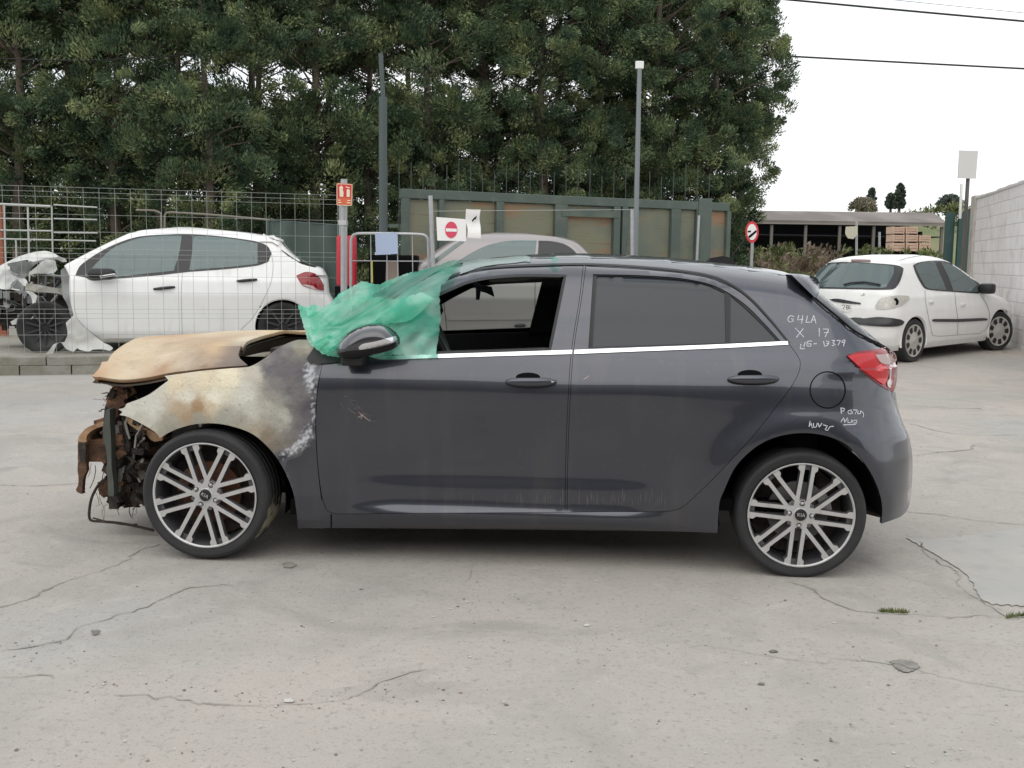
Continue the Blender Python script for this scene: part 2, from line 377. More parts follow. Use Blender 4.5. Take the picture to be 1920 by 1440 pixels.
def blotch(name, px, m, z=.004, label=None, cat=None, kind='structure', jag=3):
    P = smoothpoly(px, step=min(8, jag*2.2)); rr = random.Random(5); P = P+np.array([[rr.gauss(0, jag*.6), rr.gauss(0, jag*.3)] for _ in P])
    v, f = cdt(P, (), 14); W_ = np.array([hit_z(*q) for q in v]); W_[:, 2] = z+gh(W_[:, 0], W_[:, 1])
    o = mk(name, W_, f, m, smooth=False); return tag(o, label, cat, kind=kind)
M['patch'] = mat('smooth_grey_screed', (.36, .352, .335), .75, noise=[(1.3, .85, (.425, .40, .365), .40, .60), (7, .4, (.25, .255, .25), .5, .7)], bump=(20, .1))
M['oil'] = mat('oil_stain', (.17, .155, .14), .75, noise=[(14, .9, (.30, .28, .255), .42, .62)])
blotch('concrete_patch', [(1700, 1010), (1760, 1012), (1950, 985), (1950, 1140), (1888, 1136), (1850, 1130), (1828, 1105), (1812, 1080), (1770, 1050)], M['patch'])
blotch('stain', [(1668, 1243), (1690, 1238), (1715, 1243), (1724, 1252), (1705, 1262), (1685, 1258)], M['oil'], jag=2)
blotch('stain', [(530, 1058), (545, 1055), (556, 1060), (545, 1066), (532, 1064)], M['oil'], jag=1)
blotch('stain', [(171, 1184), (188, 1183), (184, 1191), (174, 1192)], M['oil'], jag=1)
# gravel and grit
M['stone_a'] = mat('light_grit', (.52, .50, .47), .9); M['stone_b'] = mat('dark_grit', (.17, .16, .145), .9)
M['stone_c'] = mat('reddish_grit', (.28, .19, .15), .9)
def grit():
    mb = MB(); rr = random.Random(3)
    ico = [(0, 0, 1), (.9, 0, .3), (.3, .85, .35), (-.7, .5, .3), (-.75, -.55, .35), (.25, -.9, .3), (0, 0, -.2)]
    fc = [(0, 1, 2), (0, 2, 3), (0, 3, 4), (0, 4, 5), (0, 5, 1), (6, 2, 1), (6, 3, 2), (6, 4, 3), (6, 5, 4), (6, 1, 5)]
    for i in range(950):
        if i % 3 == 0:
            cxp, cyp = rr.choice([(560, 1316), (480, 1300), (700, 1300), (250, 1290), (1140, 1215), (1190, 1190), (1540, 1230), (900, 1130), (80, 1220), (1700, 1150), (1240, 1010)]); px = rr.gauss(cxp, 70); py = rr.gauss(cyp, 12)
        else: px = rr.uniform(-100, 2020); py = rr.uniform(1000, 1480) if rr.random() < .7 else rr.uniform(730, 1000)
        if py < 700: continue
        p = hit_z(px, py); s = rr.choice([.002, .002, .003, .003, .004, .006])*rr.uniform(.6, 1.2)*(1 if p[1] < 5 else 1.5)
        a = rr.uniform(0, 6.3); ca, sa = math.cos(a), math.sin(a); k = rr.uniform(.6, 1.6)
        V = [(p[0]+(v[0]*k*ca-v[1]*sa)*s, p[1]+(v[0]*k*sa+v[1]*ca)*s, v[2]*s*.7+.001) for v in ico]
        mb.add(V, fc, rr.choices([0, 1, 2], [.5, .3, .2])[0])
    o = mb.build('grit', [M['stone_a'], M['stone_b'], M['stone_c']]); tag(o, 'fine grit and stone chips scattered over the concrete yard', 'grit', kind='stuff')
grit()
# individual debris lumps
for i, (px, py, s, mm, lab) in enumerate([(1450, 1223, .011, 'stone_b', 'small black chip lying on the concrete in front of the rear wheel'), (542, 1316, .012, 'stone_a', 'pale stone chip at the end of the long crack in the foreground'),
                                (1428, 1284, .008, 'stone_b', 'tiny dark chip nearest below the black chip in the right foreground'), (1100, 1174, .010, 'stone_a', 'pale pebble lying in the middle foreground behind the grit')]):
    p = hit_z(px, py); bm = bmesh.new(); bmesh.ops.create_icosphere(bm, subdivisions=2, radius=s)
    for v in bm.verts: v.co *= random.uniform(.75, 1.15); v.co.z *= .5; v.co.x *= 1.5
    me = bpy.data.meshes.new('stone_chip'); bm.to_mesh(me); bm.free(); me.materials.append(M[mm]); o = bpy.data.objects.new('stone_chip', me); C.objects.link(o); o.location = (p[0], p[1], s*.35)
    tag(o, lab, 'stone')
# ---------------------------------------------------------------- raised yard behind the kerb
KA = np.array([-5.66-2.2, 11.8-.62]); KB = np.array([-2.02, 12.8])   # kerb / fence line
kd = (KB-KA)/np.linalg.norm(KB-KA); kn = np.array([-kd[1], kd[0]])
PH = .18
pl = [KA-kd*4, KB+kd*4.6]; pl = [pl[0]+kn*.16, pl[1]+kn*.16]
mb = MB(); pts = [tuple(pl[0]), tuple(pl[1]), (3.2, 26), (-26, 26)]
mb.add([(x, y, PH) for x, y in pts]+[(x, y, -.05) for x, y in pts], [(0, 1, 2, 3), (0, 4, 5, 1), (1, 5, 6, 2), (2, 6, 7, 3), (3, 7, 4, 0)])
M['yard2'] = mat('raised_yard_concrete', (.30, .285, .25), .9, noise=[(1.5, .7, (.2, .18, .14), .45, .65), (12, .4, (.36, .34, .31), .5, .7)], bump=(20, .3))
o = mb.build('raised_yard', M['yard2']); tag(o, kind='structure')
# kerb wall of two block courses: each block row one wall
kw = empty('kerb_wall', (KA[0], KA[1], 0), label='low two course block kerb wall under the wire mesh fence', cat='wall')
KL = np.linalg.norm(KB-KA)+4.6
ang = math.atan2(kd[1], kd[0]); kw.rotation_euler = (0, 0, ang)
rr = random.Random(2)
for row, (z0, z1, dp) in enumerate([(-.02, .105, 0), (.107, .205, .012)]):
    mb = MB(); x = -4-rr.uniform(0, .4)
    while x < KL:
        ln = rr.uniform(.48, .56) if row == 0 else rr.uniform(.62, 1.0); mb.box((x, dp+rr.uniform(-.006, .006), z0), (x+ln-.012, .18, z1+rr.uniform(-.004, .004)), bev=.006); x += ln
    mb.build('block_course' if row == 0 else 'coping_course', M['concrete_block'], kw)
# ---------------------------------------------------------------- wire mesh fence on the kerb
M['wire'] = mat('galvanised_wire', (.34, .36, .34), .5, .5)
def kpt(s, z, o=.09): q = KA+kd*s+kn*o; return (q[0], q[1], z)
fe = empty('mesh_fence', kpt(0, PH), label='galvanised wire mesh fence panels in front of the wrecked white hatchback', cat='fence')
fe.rotation_euler = (0, 0, ang)
zt = 1.33+128/2000*11.8+.01
s0, s1 = -.5, np.linalg.norm(KB-KA)
mb = MB(); s = s0
while s < s1: mb.tube([(s, 0, 0), (s, 0, zt-PH)], .0022, 5); s += .1665
hz = [zt, zt-.055, zt-.11, zt-.30, zt-.49, zt-.68, zt-.735, zt-.79, zt-.98, zt-1.17, zt-1.36, zt-1.41, zt-1.465, zt-1.65, zt-1.84]
for i, z in enumerate(hz):
    fold = i in (1, 6, 11); y = -.025 if fold else 0
    mb.tube([(s0, y, z-PH), (s1, y, z-PH)], .0018, 5)
mb.build('wire_mesh', M['wire'], fe)
for s in (s1-.03,):
    MB().tube([(s, .03, -.1), (s, .03, zt-PH-.1)], .02, 8).build('post', M['wire'], fe, smooth=True)
# ================================================================ TREES
def leafmat(name, a, b, c, sc_=1.1):
    m = bpy.data.materials.new(name); m.use_nodes = True; n = m.node_tree.nodes; l = m.node_tree.links; p = n['Principled BSDF']
    tc = n.new('ShaderNodeTexCoord'); oi = n.new('ShaderNodeObjectInfo'); va = n.new('ShaderNodeVectorMath'); va.operation = 'ADD'
    l.new(tc.outputs['Object'], va.inputs[0]); mu = n.new('ShaderNodeMath'); mu.operation = 'MULTIPLY'; mu.inputs[1].default_value = 40; l.new(oi.outputs['Random'], mu.inputs[0]); l.new(mu.outputs[0], va.inputs[1])
    t = n.new('ShaderNodeTexNoise'); t.inputs['Scale'].default_value = sc_; t.inputs['Detail'].default_value = 4; l.new(va.outputs[0], t.inputs['Vector'])
    r = n.new('ShaderNodeValToRGB'); e = r.color_ramp.elements; e[0].position = .36; e[0].color = (*a, 1); e[1].position = .66; e[1].color = (*c, 1); x = e.new(.5); x.color = (*b, 1)
    l.new(t.outputs[0], r.inputs[0])
    hs = n.new('ShaderNodeHueSaturation'); l.new(r.outputs[0], hs.inputs['Color']); ge = n.new('ShaderNodeNewGeometry')
    mr = n.new('ShaderNodeMapRange'); mr.inputs[3].default_value = .6; mr.inputs[4].default_value = 1.45; l.new(ge.outputs['Random Per Island'], mr.inputs[0]); l.new(mr.outputs[0], hs.inputs['Value'])
    l.new(hs.outputs[0], p.inputs['Base Color']); p.inputs['Roughness'].default_value = .65; p.inputs['Specular IOR Level'].default_value = .25
    tl = n.new('ShaderNodeBsdfTranslucent'); l.new(hs.outputs[0], tl.inputs[0]); ms = n.new('ShaderNodeMixShader'); ms.inputs[0].default_value = .22
    l.new(p.outputs[0], ms.inputs[1]); l.new(tl.outputs[0], ms.inputs[2]); l.new(ms.outputs[0], n['Material Output'].inputs[0]); return m
M['conifer'] = leafmat('conifer_foliage', (.042, .072, .045), (.098, .145, .075), (.25, .285, .13), 1.7)
M['bark'] = mat('conifer_bark', (.15, .12, .095), .9, noise=[(4, .7, (.09, .07, .055), .4, .65, (4, 4, .6))], bump=(14, .5))
def clumps(cent, rad, npc, size, rng, droop=.2, axis=None):
    """cent (n,3) clump centres, each filled with npc leaf sprays fanned upward/outward; returns V,F arrays"""
    n = len(cent); N = n*npc; c = np.repeat(cent, npc, 0); r = np.repeat(rad, npc)
    d = rng.normal(size=(N, 3)); d /= np.linalg.norm(d, axis=1)[:, None]; q = rng.random(N)**.45
    off = d*np.array([1.05, 1.05, .8])*(q*r)[:, None]; base = c+off
    out = axis if axis is not None else np.repeat(cent*np.array([1, 1, 0]), npc, 0)
    out = out/(np.linalg.norm(out, axis=1)[:, None]+1e-6)
    ax = np.repeat(rng.normal(size=(n, 3))*.45, npc, 0); dirv = d*.45+out*.5+ax+np.array([0, 0, .75-droop])+rng.normal(size=(N, 3))*.28; dirv /= np.linalg.norm(dirv, axis=1)[:, None]
    side = np.cross(dirv, rng.normal(size=(N, 3))); side /= np.linalg.norm(side, axis=1)[:, None]
    ln = size*rng.uniform(.6, 1.5, N)[:, None]; wd = ln*rng.uniform(.26, .42, N)[:, None]
    a = base-dirv*ln*.5; b = base+side*wd*.5; e = base+dirv*ln*.5; f = base-side*wd*.5
    V = np.stack([a, b, e, f], 1).reshape(-1, 3); return V
def quadmesh(name, V, m, parent=None):
    n = len(V)//4; me = bpy.data.meshes.new(name); me.vertices.add(len(V)); me.vertices.foreach_set('co', V.astype(np.float32).ravel())
    me.loops.add(4*n); me.loops.foreach_set('vertex_index', np.arange(4*n, dtype=np.int32)); me.polygons.add(n)
    me.polygons.foreach_set('loop_start', np.arange(0, 4*n, 4, dtype=np.int32)); me.polygons.foreach_set('loop_total', np.full(n, 4, dtype=np.int32))
    me.materials.append(m); me.update(calc_edges=True); me.validate(); o = bpy.data.objects.new(name, me); C.objects.link(o)
    if parent: o.parent = parent
    return o
def tree_proto(seed, H, R_, zlow, ncl, npc, size, gapz=None, trunk=.11, loc=(0, 0, 0), lowd=.5):
    rng = np.random.default_rng(seed); rr = random.Random(seed); t = empty('conifer_tree', loc)
    tw = MB(); pts = [(.05*math.sin(z*1.3+seed), .05*math.cos(z*.9+seed), z) for z in np.linspace(-.1, H*.97, 14)]
    tw.tube(pts, [max(.012, trunk*(1-z[2]/H*.92)) for z in pts], 9)
    C_ = []; Rr = []
    while len(C_) < ncl:
        z = rr.uniform(zlow, H); u = (z-zlow)/(H-zlow)
        env = R_*(.55+.6*math.sin(min(1, u*1.5)*math.pi*.5))*(1-max(0, u-.6)/.4*.85)
        env *= .85+.3*math.sin(z*2.1+seed)*.5
        if u < .22 and rr.random() > lowd: continue
        if gapz and abs(z-gapz) < .30 and rr.random() < .8: continue
        if gapz and 2.2 < z < gapz and rr.random() < .2: continue
        a = rr.uniform(0, 2*math.pi); rad = env*math.sqrt(rr.uniform(.12, 1.)); 
        x, y = rad*math.cos(a), rad*math.sin(a); C_.append((x, y, z)); Rr.append(rr.uniform(.13, .32))
        if rr.random() < .35: tw.tube([(pts[0][0]*0, 0, z-rad*.35), (x*.5, y*.5, z-rad*.1), (x, y, z)], [.022, .014, .005], 5)
    V = clumps(np.array(C_), np.array(Rr), npc, size, rng)
    quadmesh('crown', V, M['conifer'], t); tw.build('trunk', M['bark'], t, smooth=True)
    return t
def copy_tree(o, parent=None):
    c = o.copy(); C.objects.link(c)
    if parent: c.parent = parent
    for ch in list(o.children): copy_tree(ch, c)
    return c
P_ = [tree_proto(11, 8.6, 1.35, .5, 420, 250, .062, gapz=4.65, lowd=.4),
      tree_proto(12, 8.9, 1.45, 1.3, 420, 250, .062, gapz=4.55, trunk=.12, lowd=.45),
      tree_proto(13, 8.4, 1.4, .9, 420, 250, .062, gapz=4.75, lowd=.4),
      tree_proto(14, 9.0, 1.8, .9, 460, 330, .064, trunk=.15, lowd=.95),
      tree_proto(15, 10.2, 1.5, .6, 400, 240, .07, gapz=5.45, trunk=.13, lowd=.7),
      tree_proto(16, 8.6, 1.05, 2.9, 240, 330, .064, trunk=.12, lowd=.5)]
ordn = ['first', 'second', 'third', 'fourth', 'fifth', 'sixth', 'seventh', 'eighth', 'ninth', 'tenth', 'eleventh', 'twelfth', 'thirteenth', 'fourteenth']
front = [(-60, 20.2, 0), (45, 19.6, 1), (140, 20.4, 2), (225, 19.7, 0), (305, 19.2, 1), (390, 19.0, 2), (480, 20.2, 0), (590, 20.6, 1), (690, 21.2, 2), (800, 21.6, 0), (905, 22.4, 1), (1010, 22.6, 3), (1115, 23.0, 2), (1220, 23.4, 3), (1320, 23.8, 3), (1378, 24.6, 5)]
used = set()
def put(i, X, Y, kind, s, rz, label, group):
    p = P_[kind]
    if kind in used: p = copy_tree(p)
    used.add(kind); p.location = (X, Y, .05); p.scale = (s, s, s); p.rotation_euler = (0, 0, rz); tag(p, label, 'tree', group)
rr = random.Random(21)
for i, (px, Y, k) in enumerate(front):
    X = (px-960)/2000*Y
    lab = ('tall dark green conifer at the right end of the row beside the open sky' if i == len(front)-1 else
           'tall conifer behind the yard, %s from the left end of the front row' % (ordn[i] if i < 14 else 'last but one'))
    put(i, X, Y, k, 1.0 if i == len(front)-1 else rr.uniform(.94, 1.08), rr.uniform(0, 6.28), lab, 'conifers in the row behind the yard')
for j_, px_ in enumerate((-170, -280)): put(90+j_, (px_-960)/2000*20.3, 20.3, (0, 2)[j_], 1.0, j_*2.1, 'tall conifer beyond the left end of the front row, %s one' % ('nearer', 'farther')[j_], 'conifers in the row behind the yard')
back = [-18.4, -16.7, -15, -13.2, -11.4, -9.7, -8.0, -6.2, -4.4, -2.6, -.8, 1.0, 2.8, 4.0]
for i, X in enumerate(back):
    put(i, X, 26.0+rr.uniform(-.5, .5), 4, rr.uniform(.97, 1.03), rr.uniform(0, 6.28), 'shaded conifer in the rear row seen between the front trunks', 'conifers of the rear row')
# low undergrowth behind the yard
M['under'] = leafmat('undergrowth', (.012, .022, .012), (.025, .04, .018), (.05, .065, .028), 1.5)
rng = np.random.default_rng(5)
cent = np.stack([rng.uniform(-15, 5.2, 520), rng.uniform(23.5, 25.2, 520), .1+rng.random(520)**.9*2.5], 1)
V = clumps(cent, rng.uniform(.2, .42, 520), 75, .14, rng, axis=np.repeat(np.tile([[0., -1, 0]], (520, 1)), 75, 0))
o = quadmesh('undergrowth', V, M['under']); tag(o, 'dark bushy undergrowth below the conifer row', 'undergrowth', kind='stuff')
# ================================================================ BACKGROUND CARS: lofted bodies
def rrect(xl, xh, y0, y1, rl, rh, ry, bow, n=10):
    """plan contour of a car at one height, starting at low-x end of the near side"""
    P = []
    ry = min(ry, (y1-y0)*.45)
    xm = np.linspace(xl+rl, xh-rh, 60)
    for x in xm: P.append((x, y0))
    for a in np.linspace(0, math.pi/2, n)[1:]: P.append((xh-rh+rh*math.sin(a), y0+ry-ry*math.cos(a)))
    ye = np.linspace(y0+ry, y1-ry, 24)[1:]
    for y in ye: P.append((xh+bow*math.sin(math.pi*(y-y0-ry)/(y1-y0-2*ry)), y))
    for a in np.linspace(math.pi/2, 0, n)[1:]: P.append((xh-rh+rh*math.sin(a), y1-ry+ry*math.cos(a)))
    for x in xm[::-1][1:]: P.append((x, y1))
    for a in np.linspace(0, math.pi/2, n)[1:]: P.append((xl+rl-rl*math.sin(a), y1-ry+ry*math.cos(a)))
    for y in ye[::-1]: P.append((xl-bow*math.sin(math.pi*(y-y0-ry)/(y1-y0-2*ry)), y))
    for a in np.linspace(math.pi/2, 0, n)[1:-1]: P.append((xl+rl-rl*math.sin(a), y0+ry-ry*math.cos(a)))
    return P
def loft(name, W, lev, fxl, fxh, fin, m, parent, arches=(), AR=.33, AZ=.3, rad=None, bow=.04):
    V = []; N = None
    for z in lev:
        rl, rh, ry = rad(z); xl, xh = fxl(z), fxh(z); c = rrect(xl, xh, fin(z), W-fin(z), min(rl, (xh-xl)*.3), min(rh, (xh-xl)*.3), ry, bow); N = len(c); V += [(a, b, z) for a, b in c]
    V = np.array(V)
    for ax in arches:
        near = (V[:, 1] < W*.35) | (V[:, 1] > W*.65); r = np.hypot(V[:, 0]-ax, V[:, 2]-AZ); k = near & (np.abs(r-AR) < .024) & (r > 0)
        V[k, 0] = ax+(V[k, 0]-ax)/r[k]*AR; V[k, 2] = AZ+(V[k, 2]-AZ)/r[k]*AR
    F_ = []
    for i in range(len(lev)-1):
        for j in range(N):
            f = (i*N+j, i*N+(j+1) % N, (i+1)*N+(j+1) % N, (i+1)*N+j); c = V[list(f)].mean(0)
            if any(math.hypot(c[0]-ax, c[2]-AZ) < AR-.001 and (c[1] < W*.35 or c[1] > W*.65) for ax in arches): continue
            F_.append(f)
    F_.append(tuple((len(lev)-1)*N+j for j in range(N)))
    o = mk(name, V, F_, m, parent); o.data.set_sharp_from_angle(angle=math.radians(45)); return o
def small_wheel(parent, x, y, z, R_, kind, rot=0, name='wheel'):
    w_ = empty(name); w_.parent = parent; w_.location = (x, y, z); w_.rotation_euler = (0, 0, rot); r = R_*.74
    MB().lathe([(r, .0), (r+.03, -.01), (R_-.012, -.008), (R_, .012), (R_, .165), (R_-.012, .18), (r, .185)], 48).build('tyre', M['rubber'], w_, smooth=True)
    h = MB()
    if kind == 'cover':
        h.lathe([(0, -.016), (.035, -.014), (.06, -.002), (r*.86, .0), (r+.002, -.010), (r+.003, .004)], 40)
        n = 9
        for k in range(n):
            a0 = 2*math.pi*k/n; c_, s_ = math.cos(a0), math.sin(a0)
            q = [(.55*r, -.028), (.88*r, -.040), (.93*r, 0), (.88*r, .040), (.55*r, .028)]
            h.add([(u*c_-v*s_, -.006, u*s_+v*c_) for u, v in q], [tuple(range(5))], 1)
        h.build('wheel_cover', [M['cover'], M['black']], w_, smooth=True, sharp=30)
    else:
        h.lathe([(0, .03), (.05, .03), (.07, .05), (r*.7, .04), (r*.9, .01), (r, .0)], 40)
        for k in range(10):
            a0 = 2*math.pi*k/10; h.box((-.012, .005, .05), (.012, .03, r*.97), mi=1, M=Matrix.Rotation(a0, 4, 'Y'))
        h.build('rim', [M['black'], M['darksteel']], w_, smooth=True, sharp=30)
    return w_
M['cover'] = mat('silver_wheel_cover', (.50, .49, .46), .45, .3, noise=[(12, .5, (.36, .33, .28), .5, .7)]); M['darksteel'] = mat('dark_steel', (.05, .05, .055), .5, .4)
def arch_fit(parent, W, xs_, z, R_, m, y=.0, m2=None):
    for ax in xs_:
        MB().tube([(ax+(R_-.004)*math.cos(a), .022, z+(R_-.004)*math.sin(a)) for a in np.linspace(-.25, math.pi+.25, 40)], .014, 8).build('arch_lip', m2 or m, parent, smooth=True)
        w_ = MB(); n = 24; V = []
        for yy in (.06, .34):
            for k in range(n+1): a = -.3+(math.pi+.6)*k/n; V.append((ax+(R_+.012)*math.cos(a), yy, z+(R_+.012)*math.sin(a)))
        w_.add(V, [(k, k+1, n+2+k, n+1+k) for k in range(n)]); w_.add(V[n+1:]+[(ax, .34, z)], [(k, k+1, n+1) for k in range(n)]); w_.build('wheel_housing', M['gap'], parent)
# ---------------------------------------------------------------- the wrecked white hatchback behind the fence
PA = at(80, 662, 12.62); PB = at(528, 640, 13.25); S2 = 1.0
M2 = frame((PA[0], PA[1], PH), (PB[0]-PA[0], PB[1]-PA[1], 0))
def lift(Mx, pts, y):  # traced pixels to local (x,z) on a plane at depth y
    P = plane_cast(Mx, y)(np.array(pts, float)); return P[:, [0, 2]]
def sil_funcs(front, rear):
    f = front[np.argsort(front[:, 1])]; r = rear[np.argsort(rear[:, 1])]
    return (lambda z: float(np.interp(z, f[:, 1], f[:, 0]))), (lambda z: float(np.interp(z, r[:, 1], r[:, 0])))
W2 = 1.74
frontpx = [(160, 640), (150, 600), (141, 560), (139, 517), (128, 497), (170, 474), (213, 452), (250, 434), (275, 430), (300, 428.5), (330, 427)]
rearpx = [(640, 640), (648, 620), (648, 600), (640, 585), (626, 565), (617, 550), (614, 520), (604, 502), (575, 494), (550, 477), (530, 456), (528, 446), (500, 439.5), (460, 434.5), (417, 430), (370, 427.3)]
fl, fh = sil_funcs(lift(M2, frontpx, .55), lift(M2, rearpx, .4))
zt2 = lift(M2, [(345, 426)], .5)[0][1]
lev = np.unique(np.r_[np.linspace(.17, 1.28, 46), zt2-(zt2-1.28)*np.cos(np.linspace(0, math.pi/2, 9))])
pin = lambda z: float(np.interp(z, [.17, .25, .4, .7, .88, .93, 1.2, 1.36, 1.43, 1.47, zt2], [.06, .03, .02, .0, .03, .06, .16, .24, .30, .38, .5]))
wh = empty('white_wrecked_hatchback', rot=M2, label='white five door hatchback with its front end torn off, behind the wire mesh fence', cat='car')
a1 = float(plane_cast(M2, .02)(np.array([[531, 612]]))[0][0]); az = .31
b_ = loft('body', W2, lev, fl, fh, pin, M['whitecar'], wh, arches=(a1,), AR=.355, AZ=az, rad=lambda z: (.04, .30, .3) if z < .95 else (.05, .16, .2), bow=.03)
c2 = bvh_cast(M2, b_)
def ov(name, px, m, off=.004, res=5, parent=None, cast=None, lip=.004): return panel(name, px, cast or c2, m, parent or wh, res=res, lip=lip, off=off)
M['frameblk'] = mat('black_window_surround', (.02, .02, .022), .3)
ov('window_surround', [(141, 517), (150, 499), (175, 480), (207, 462), (240, 449), (267, 443), (310, 440), (350, 439.5), (400, 442), (450, 448), (483, 453.5), (502, 462), (509, 476), (503, 491), (483, 498), (420, 505), (353, 510), (300, 516), (240, 521), (200, 524), (172, 526), (158, 520)], M['frameblk'], .004)
ov('front_door_glass', [(160, 516), (185, 490), (212, 466), (245, 452), (270, 446), (310, 443), (341, 442.5), (336, 475), (326, 508), (270, 514), (215, 520), (180, 521)], M['glasscar'], .008)
ov('rear_door_glass', [(363, 443.5), (400, 445), (445, 450), (483, 456.5), (483, 495), (430, 501), (355, 507), (360, 475)], M['glasscar'], .008)
ov('quarter_glass', [(487, 458), (500, 465), (505, 476), (500, 489), (487, 494)], M['frameblk'], .009, 4)
_sm = mat('grey_seam', (.36, .36, .36), .7)
for q in [[(139, 517), (139, 563), (143, 593), (160, 614), (197, 641)], [(342, 511), (340, 550), (341, 600), (342, 640)], [(343, 441), (332, 480), (327, 509)], [(508, 470), (512, 500), (506, 535), (478, 590), (450, 620), (432, 641)]]: mb = MB(); ribbon(mb, q, c2, .9, .003); mb.build('door_seam', _sm, wh)
def small_handle(x0, y0, x1, y1, cast, parent, m):
    P = cast(np.array([[x0, y0], [x1, y1]]), .0); a, b = P; MB().tube([a+(b-a)*t-np.array([0, .02*math.sin(math.pi*t)+.012, 0]) for t in np.linspace(0, 1, 7)], [.012, .016, .018, .018, .018, .016, .012], 8).build('door_handle', m, parent, smooth=True)
small_handle(288, 542, 328, 538, c2, wh, M['black']); small_handle(444, 527, 482, 524, c2, wh, M['black'])
tlw = ov('tail_lamp', [(555, 517), (573, 510), (590, 513), (600, 523), (607, 537), (607, 545), (590, 543), (567, 535)], M['darkred'], .006, 4)
ov('clear_lens', [(566, 533), (585, 536), (592, 541), (604, 546), (597, 544), (580, 540)], M['clearlens'], .01, 3, parent=tlw)
ov('roof_spoiler', [(485, 436), (530, 444), (528, 454), (510, 449)], M['whitecar'], .02, 5, lip=.02)
ov('rear_window', [(529, 456), (550, 476), (573, 493), (595, 500), (590, 494), (566, 476), (545, 458), (532, 452)], M['frameblk'], .006, 4)
ov('sill_strip', [(200, 640), (250, 642), (330, 642), (478, 640), (478, 646), (330, 649), (210, 648)], M['whitetrim'], .01, 5, lip=.02)
mw = empty('door_mirror'); mw.parent = wh
q = c2(np.array([[196, 515]]))[0]
MB().box((q[0]-.17, -.19, q[2]-.055), (q[0]+.15, -.03, q[2]+.075), bev=.06).build('mirror_shell', M['black'], mw, smooth=True)
MB().box((q[0]-.02, -.205, q[2]-.035), (q[0]+.155, -.19, q[2]-.005), bev=.006, M=Matrix.Translation(q) @ Matrix.Rotation(-.17, 4, 'Y') @ Matrix.Translation(-Vector(q))).build('indicator', M['chrome2'] if 'chrome2' in M else M['chrome'], mw)
small_wheel(wh, a1, .03, az, .31, 'dark'); arch_fit(wh, W2, [a1], az, .355, M['gap'], m2=M['whitecar'])
a0x = float(plane_cast(M2, .1)(np.array([[84, 625]]))[0][0]); small_wheel(wh, a0x, .12, .295, .315, 'dark', rot=.12)
MB().box((0.3, .1, .18), (fh(.5)-.3, W2-.1, .26)).build('underbody', M['gap'], wh)
# crumpled front
M['torn'] = mat('torn_white_metal', (.62, .62, .60), .5, noise=[(8, .5, (.40, .40, .38), .48, .7)], bump=(5, .3)); M['greymetal'] = mat('bare_grey_metal', (.27, .28, .28), .5, .3, noise=[(7, .5, (.14, .15, .14), .5, .7)])
M['yellow'] = mat('yellow_plastic', (.55, .33, .04), .5)
def zf(pts): return [(x/6, 460+y/6) for x, y in pts]
def crump(name, px, y0, m, amp=.09, seed=0, parent=None, thick=.012, sc_=3.2, Mx=None, tilt=0):
    P = smoothpoly(px, step=4, thr=50); v, f = cdt(P, (), 5); A = plane_cast(Mx or M2, y0)(v); nz_ = vnoise(A*np.array([1, 0, 1]), sc_, seed); A[:, 1] += amp*nz_+amp*.5*np.abs(vnoise(A*np.array([1, 0, 1]), sc_*2.3, seed+1))+tilt*(A[:, 2]-A[:, 2].min())
    B = A.copy(); B[:, 1] += thick; n = len(A); bd = boundary(f); o = mk(name, np.vstack([A, B]), [tuple(t) for t in f]+[tuple(t[::-1]+n) for t in f]+[(b, a, a+n, b+n) for a, b in bd], m, parent or wh); o.data.set_sharp_from_angle(angle=math.radians(40)); return o
crump('torn_bonnet', zf([(-120, 290), (0, 210), (120, 150), (280, 85), (380, 65), (470, 62), (560, 90), (640, 130), (700, 150), (715, 185), (660, 190), (600, 165), (500, 160), (420, 165), (330, 185), (270, 165), (180, 180), (90, 205), (75, 225), (95, 290), (150, 340), (250, 380), (285, 420), (280, 520), (200, 515), (110, 500), (30, 495), (-60, 470), (-140, 420)]), .50, M['torn'], .16, 1, tilt=.5)
crump('bonnet_inner_frame', zf([(75, 205), (180, 185), (280, 168), (330, 190), (500, 160), (420, 200), (340, 270), (300, 330), (260, 380), (160, 340), (100, 290)]), .62, M['greymetal'], .1, 2)
crump('bent_flap', zf([(330, 300), (420, 230), (500, 165), (620, 170), (640, 270), (600, 310), (500, 320), (400, 318), (320, 330)]), .52, M['torn'], .08, 3)
crump('shock_tower', zf([(680, 280), (760, 225), (830, 230), (840, 340), (830, 480), (838, 600), (836, 780), (860, 830), (800, 830), (770, 700), (745, 640), (700, 560), (690, 430)]), .18, M['ash2'] if 'ash2' in M else M['greymetal'], .05, 4)
crump('inner_wing', zf([(285, 430), (400, 440), (560, 470), (700, 490), (760, 500), (730, 570), (640, 545), (500, 530), (380, 520), (290, 500)]), .35, M['ash'], .06, 5)
crump('strut_brace', zf([(290, 515), (350, 520), (420, 570), (400, 640), (430, 760), (380, 790), (360, 640), (345, 580)]), .30, M['torn'], .05, 6)
crump('torn_wing_panel', zf([(835, 780), (870, 850), (960, 940), (1080, 1040), (1170, 1100), (1230, 1125), (1270, 1160), (1240, 1185), (1150, 1170), (1040, 1175), (1000, 1195), (900, 1180), (860, 1160), (820, 1200), (740, 1170), (680, 1090), (640, 1110), (590, 1230), (510, 1225), (560, 1170), (610, 1110), (720, 1090), (755, 1000), (740, 870)]), -.10, M['torn'], .07, 7)
crump('torn_liner', zf([(120, 860), (170, 830), (210, 810), (250, 840), (330, 800), (380, 800), (350, 830), (270, 870), (200, 885), (140, 895)]), .12, M['torn'], .05, 8)
crump('headlamp_fragment', zf([(30, 520), (105, 520), (105, 700), (40, 690)]), .5, M['greymetal'], .05, 9)
cl = MB(); rr = random.Random(8)
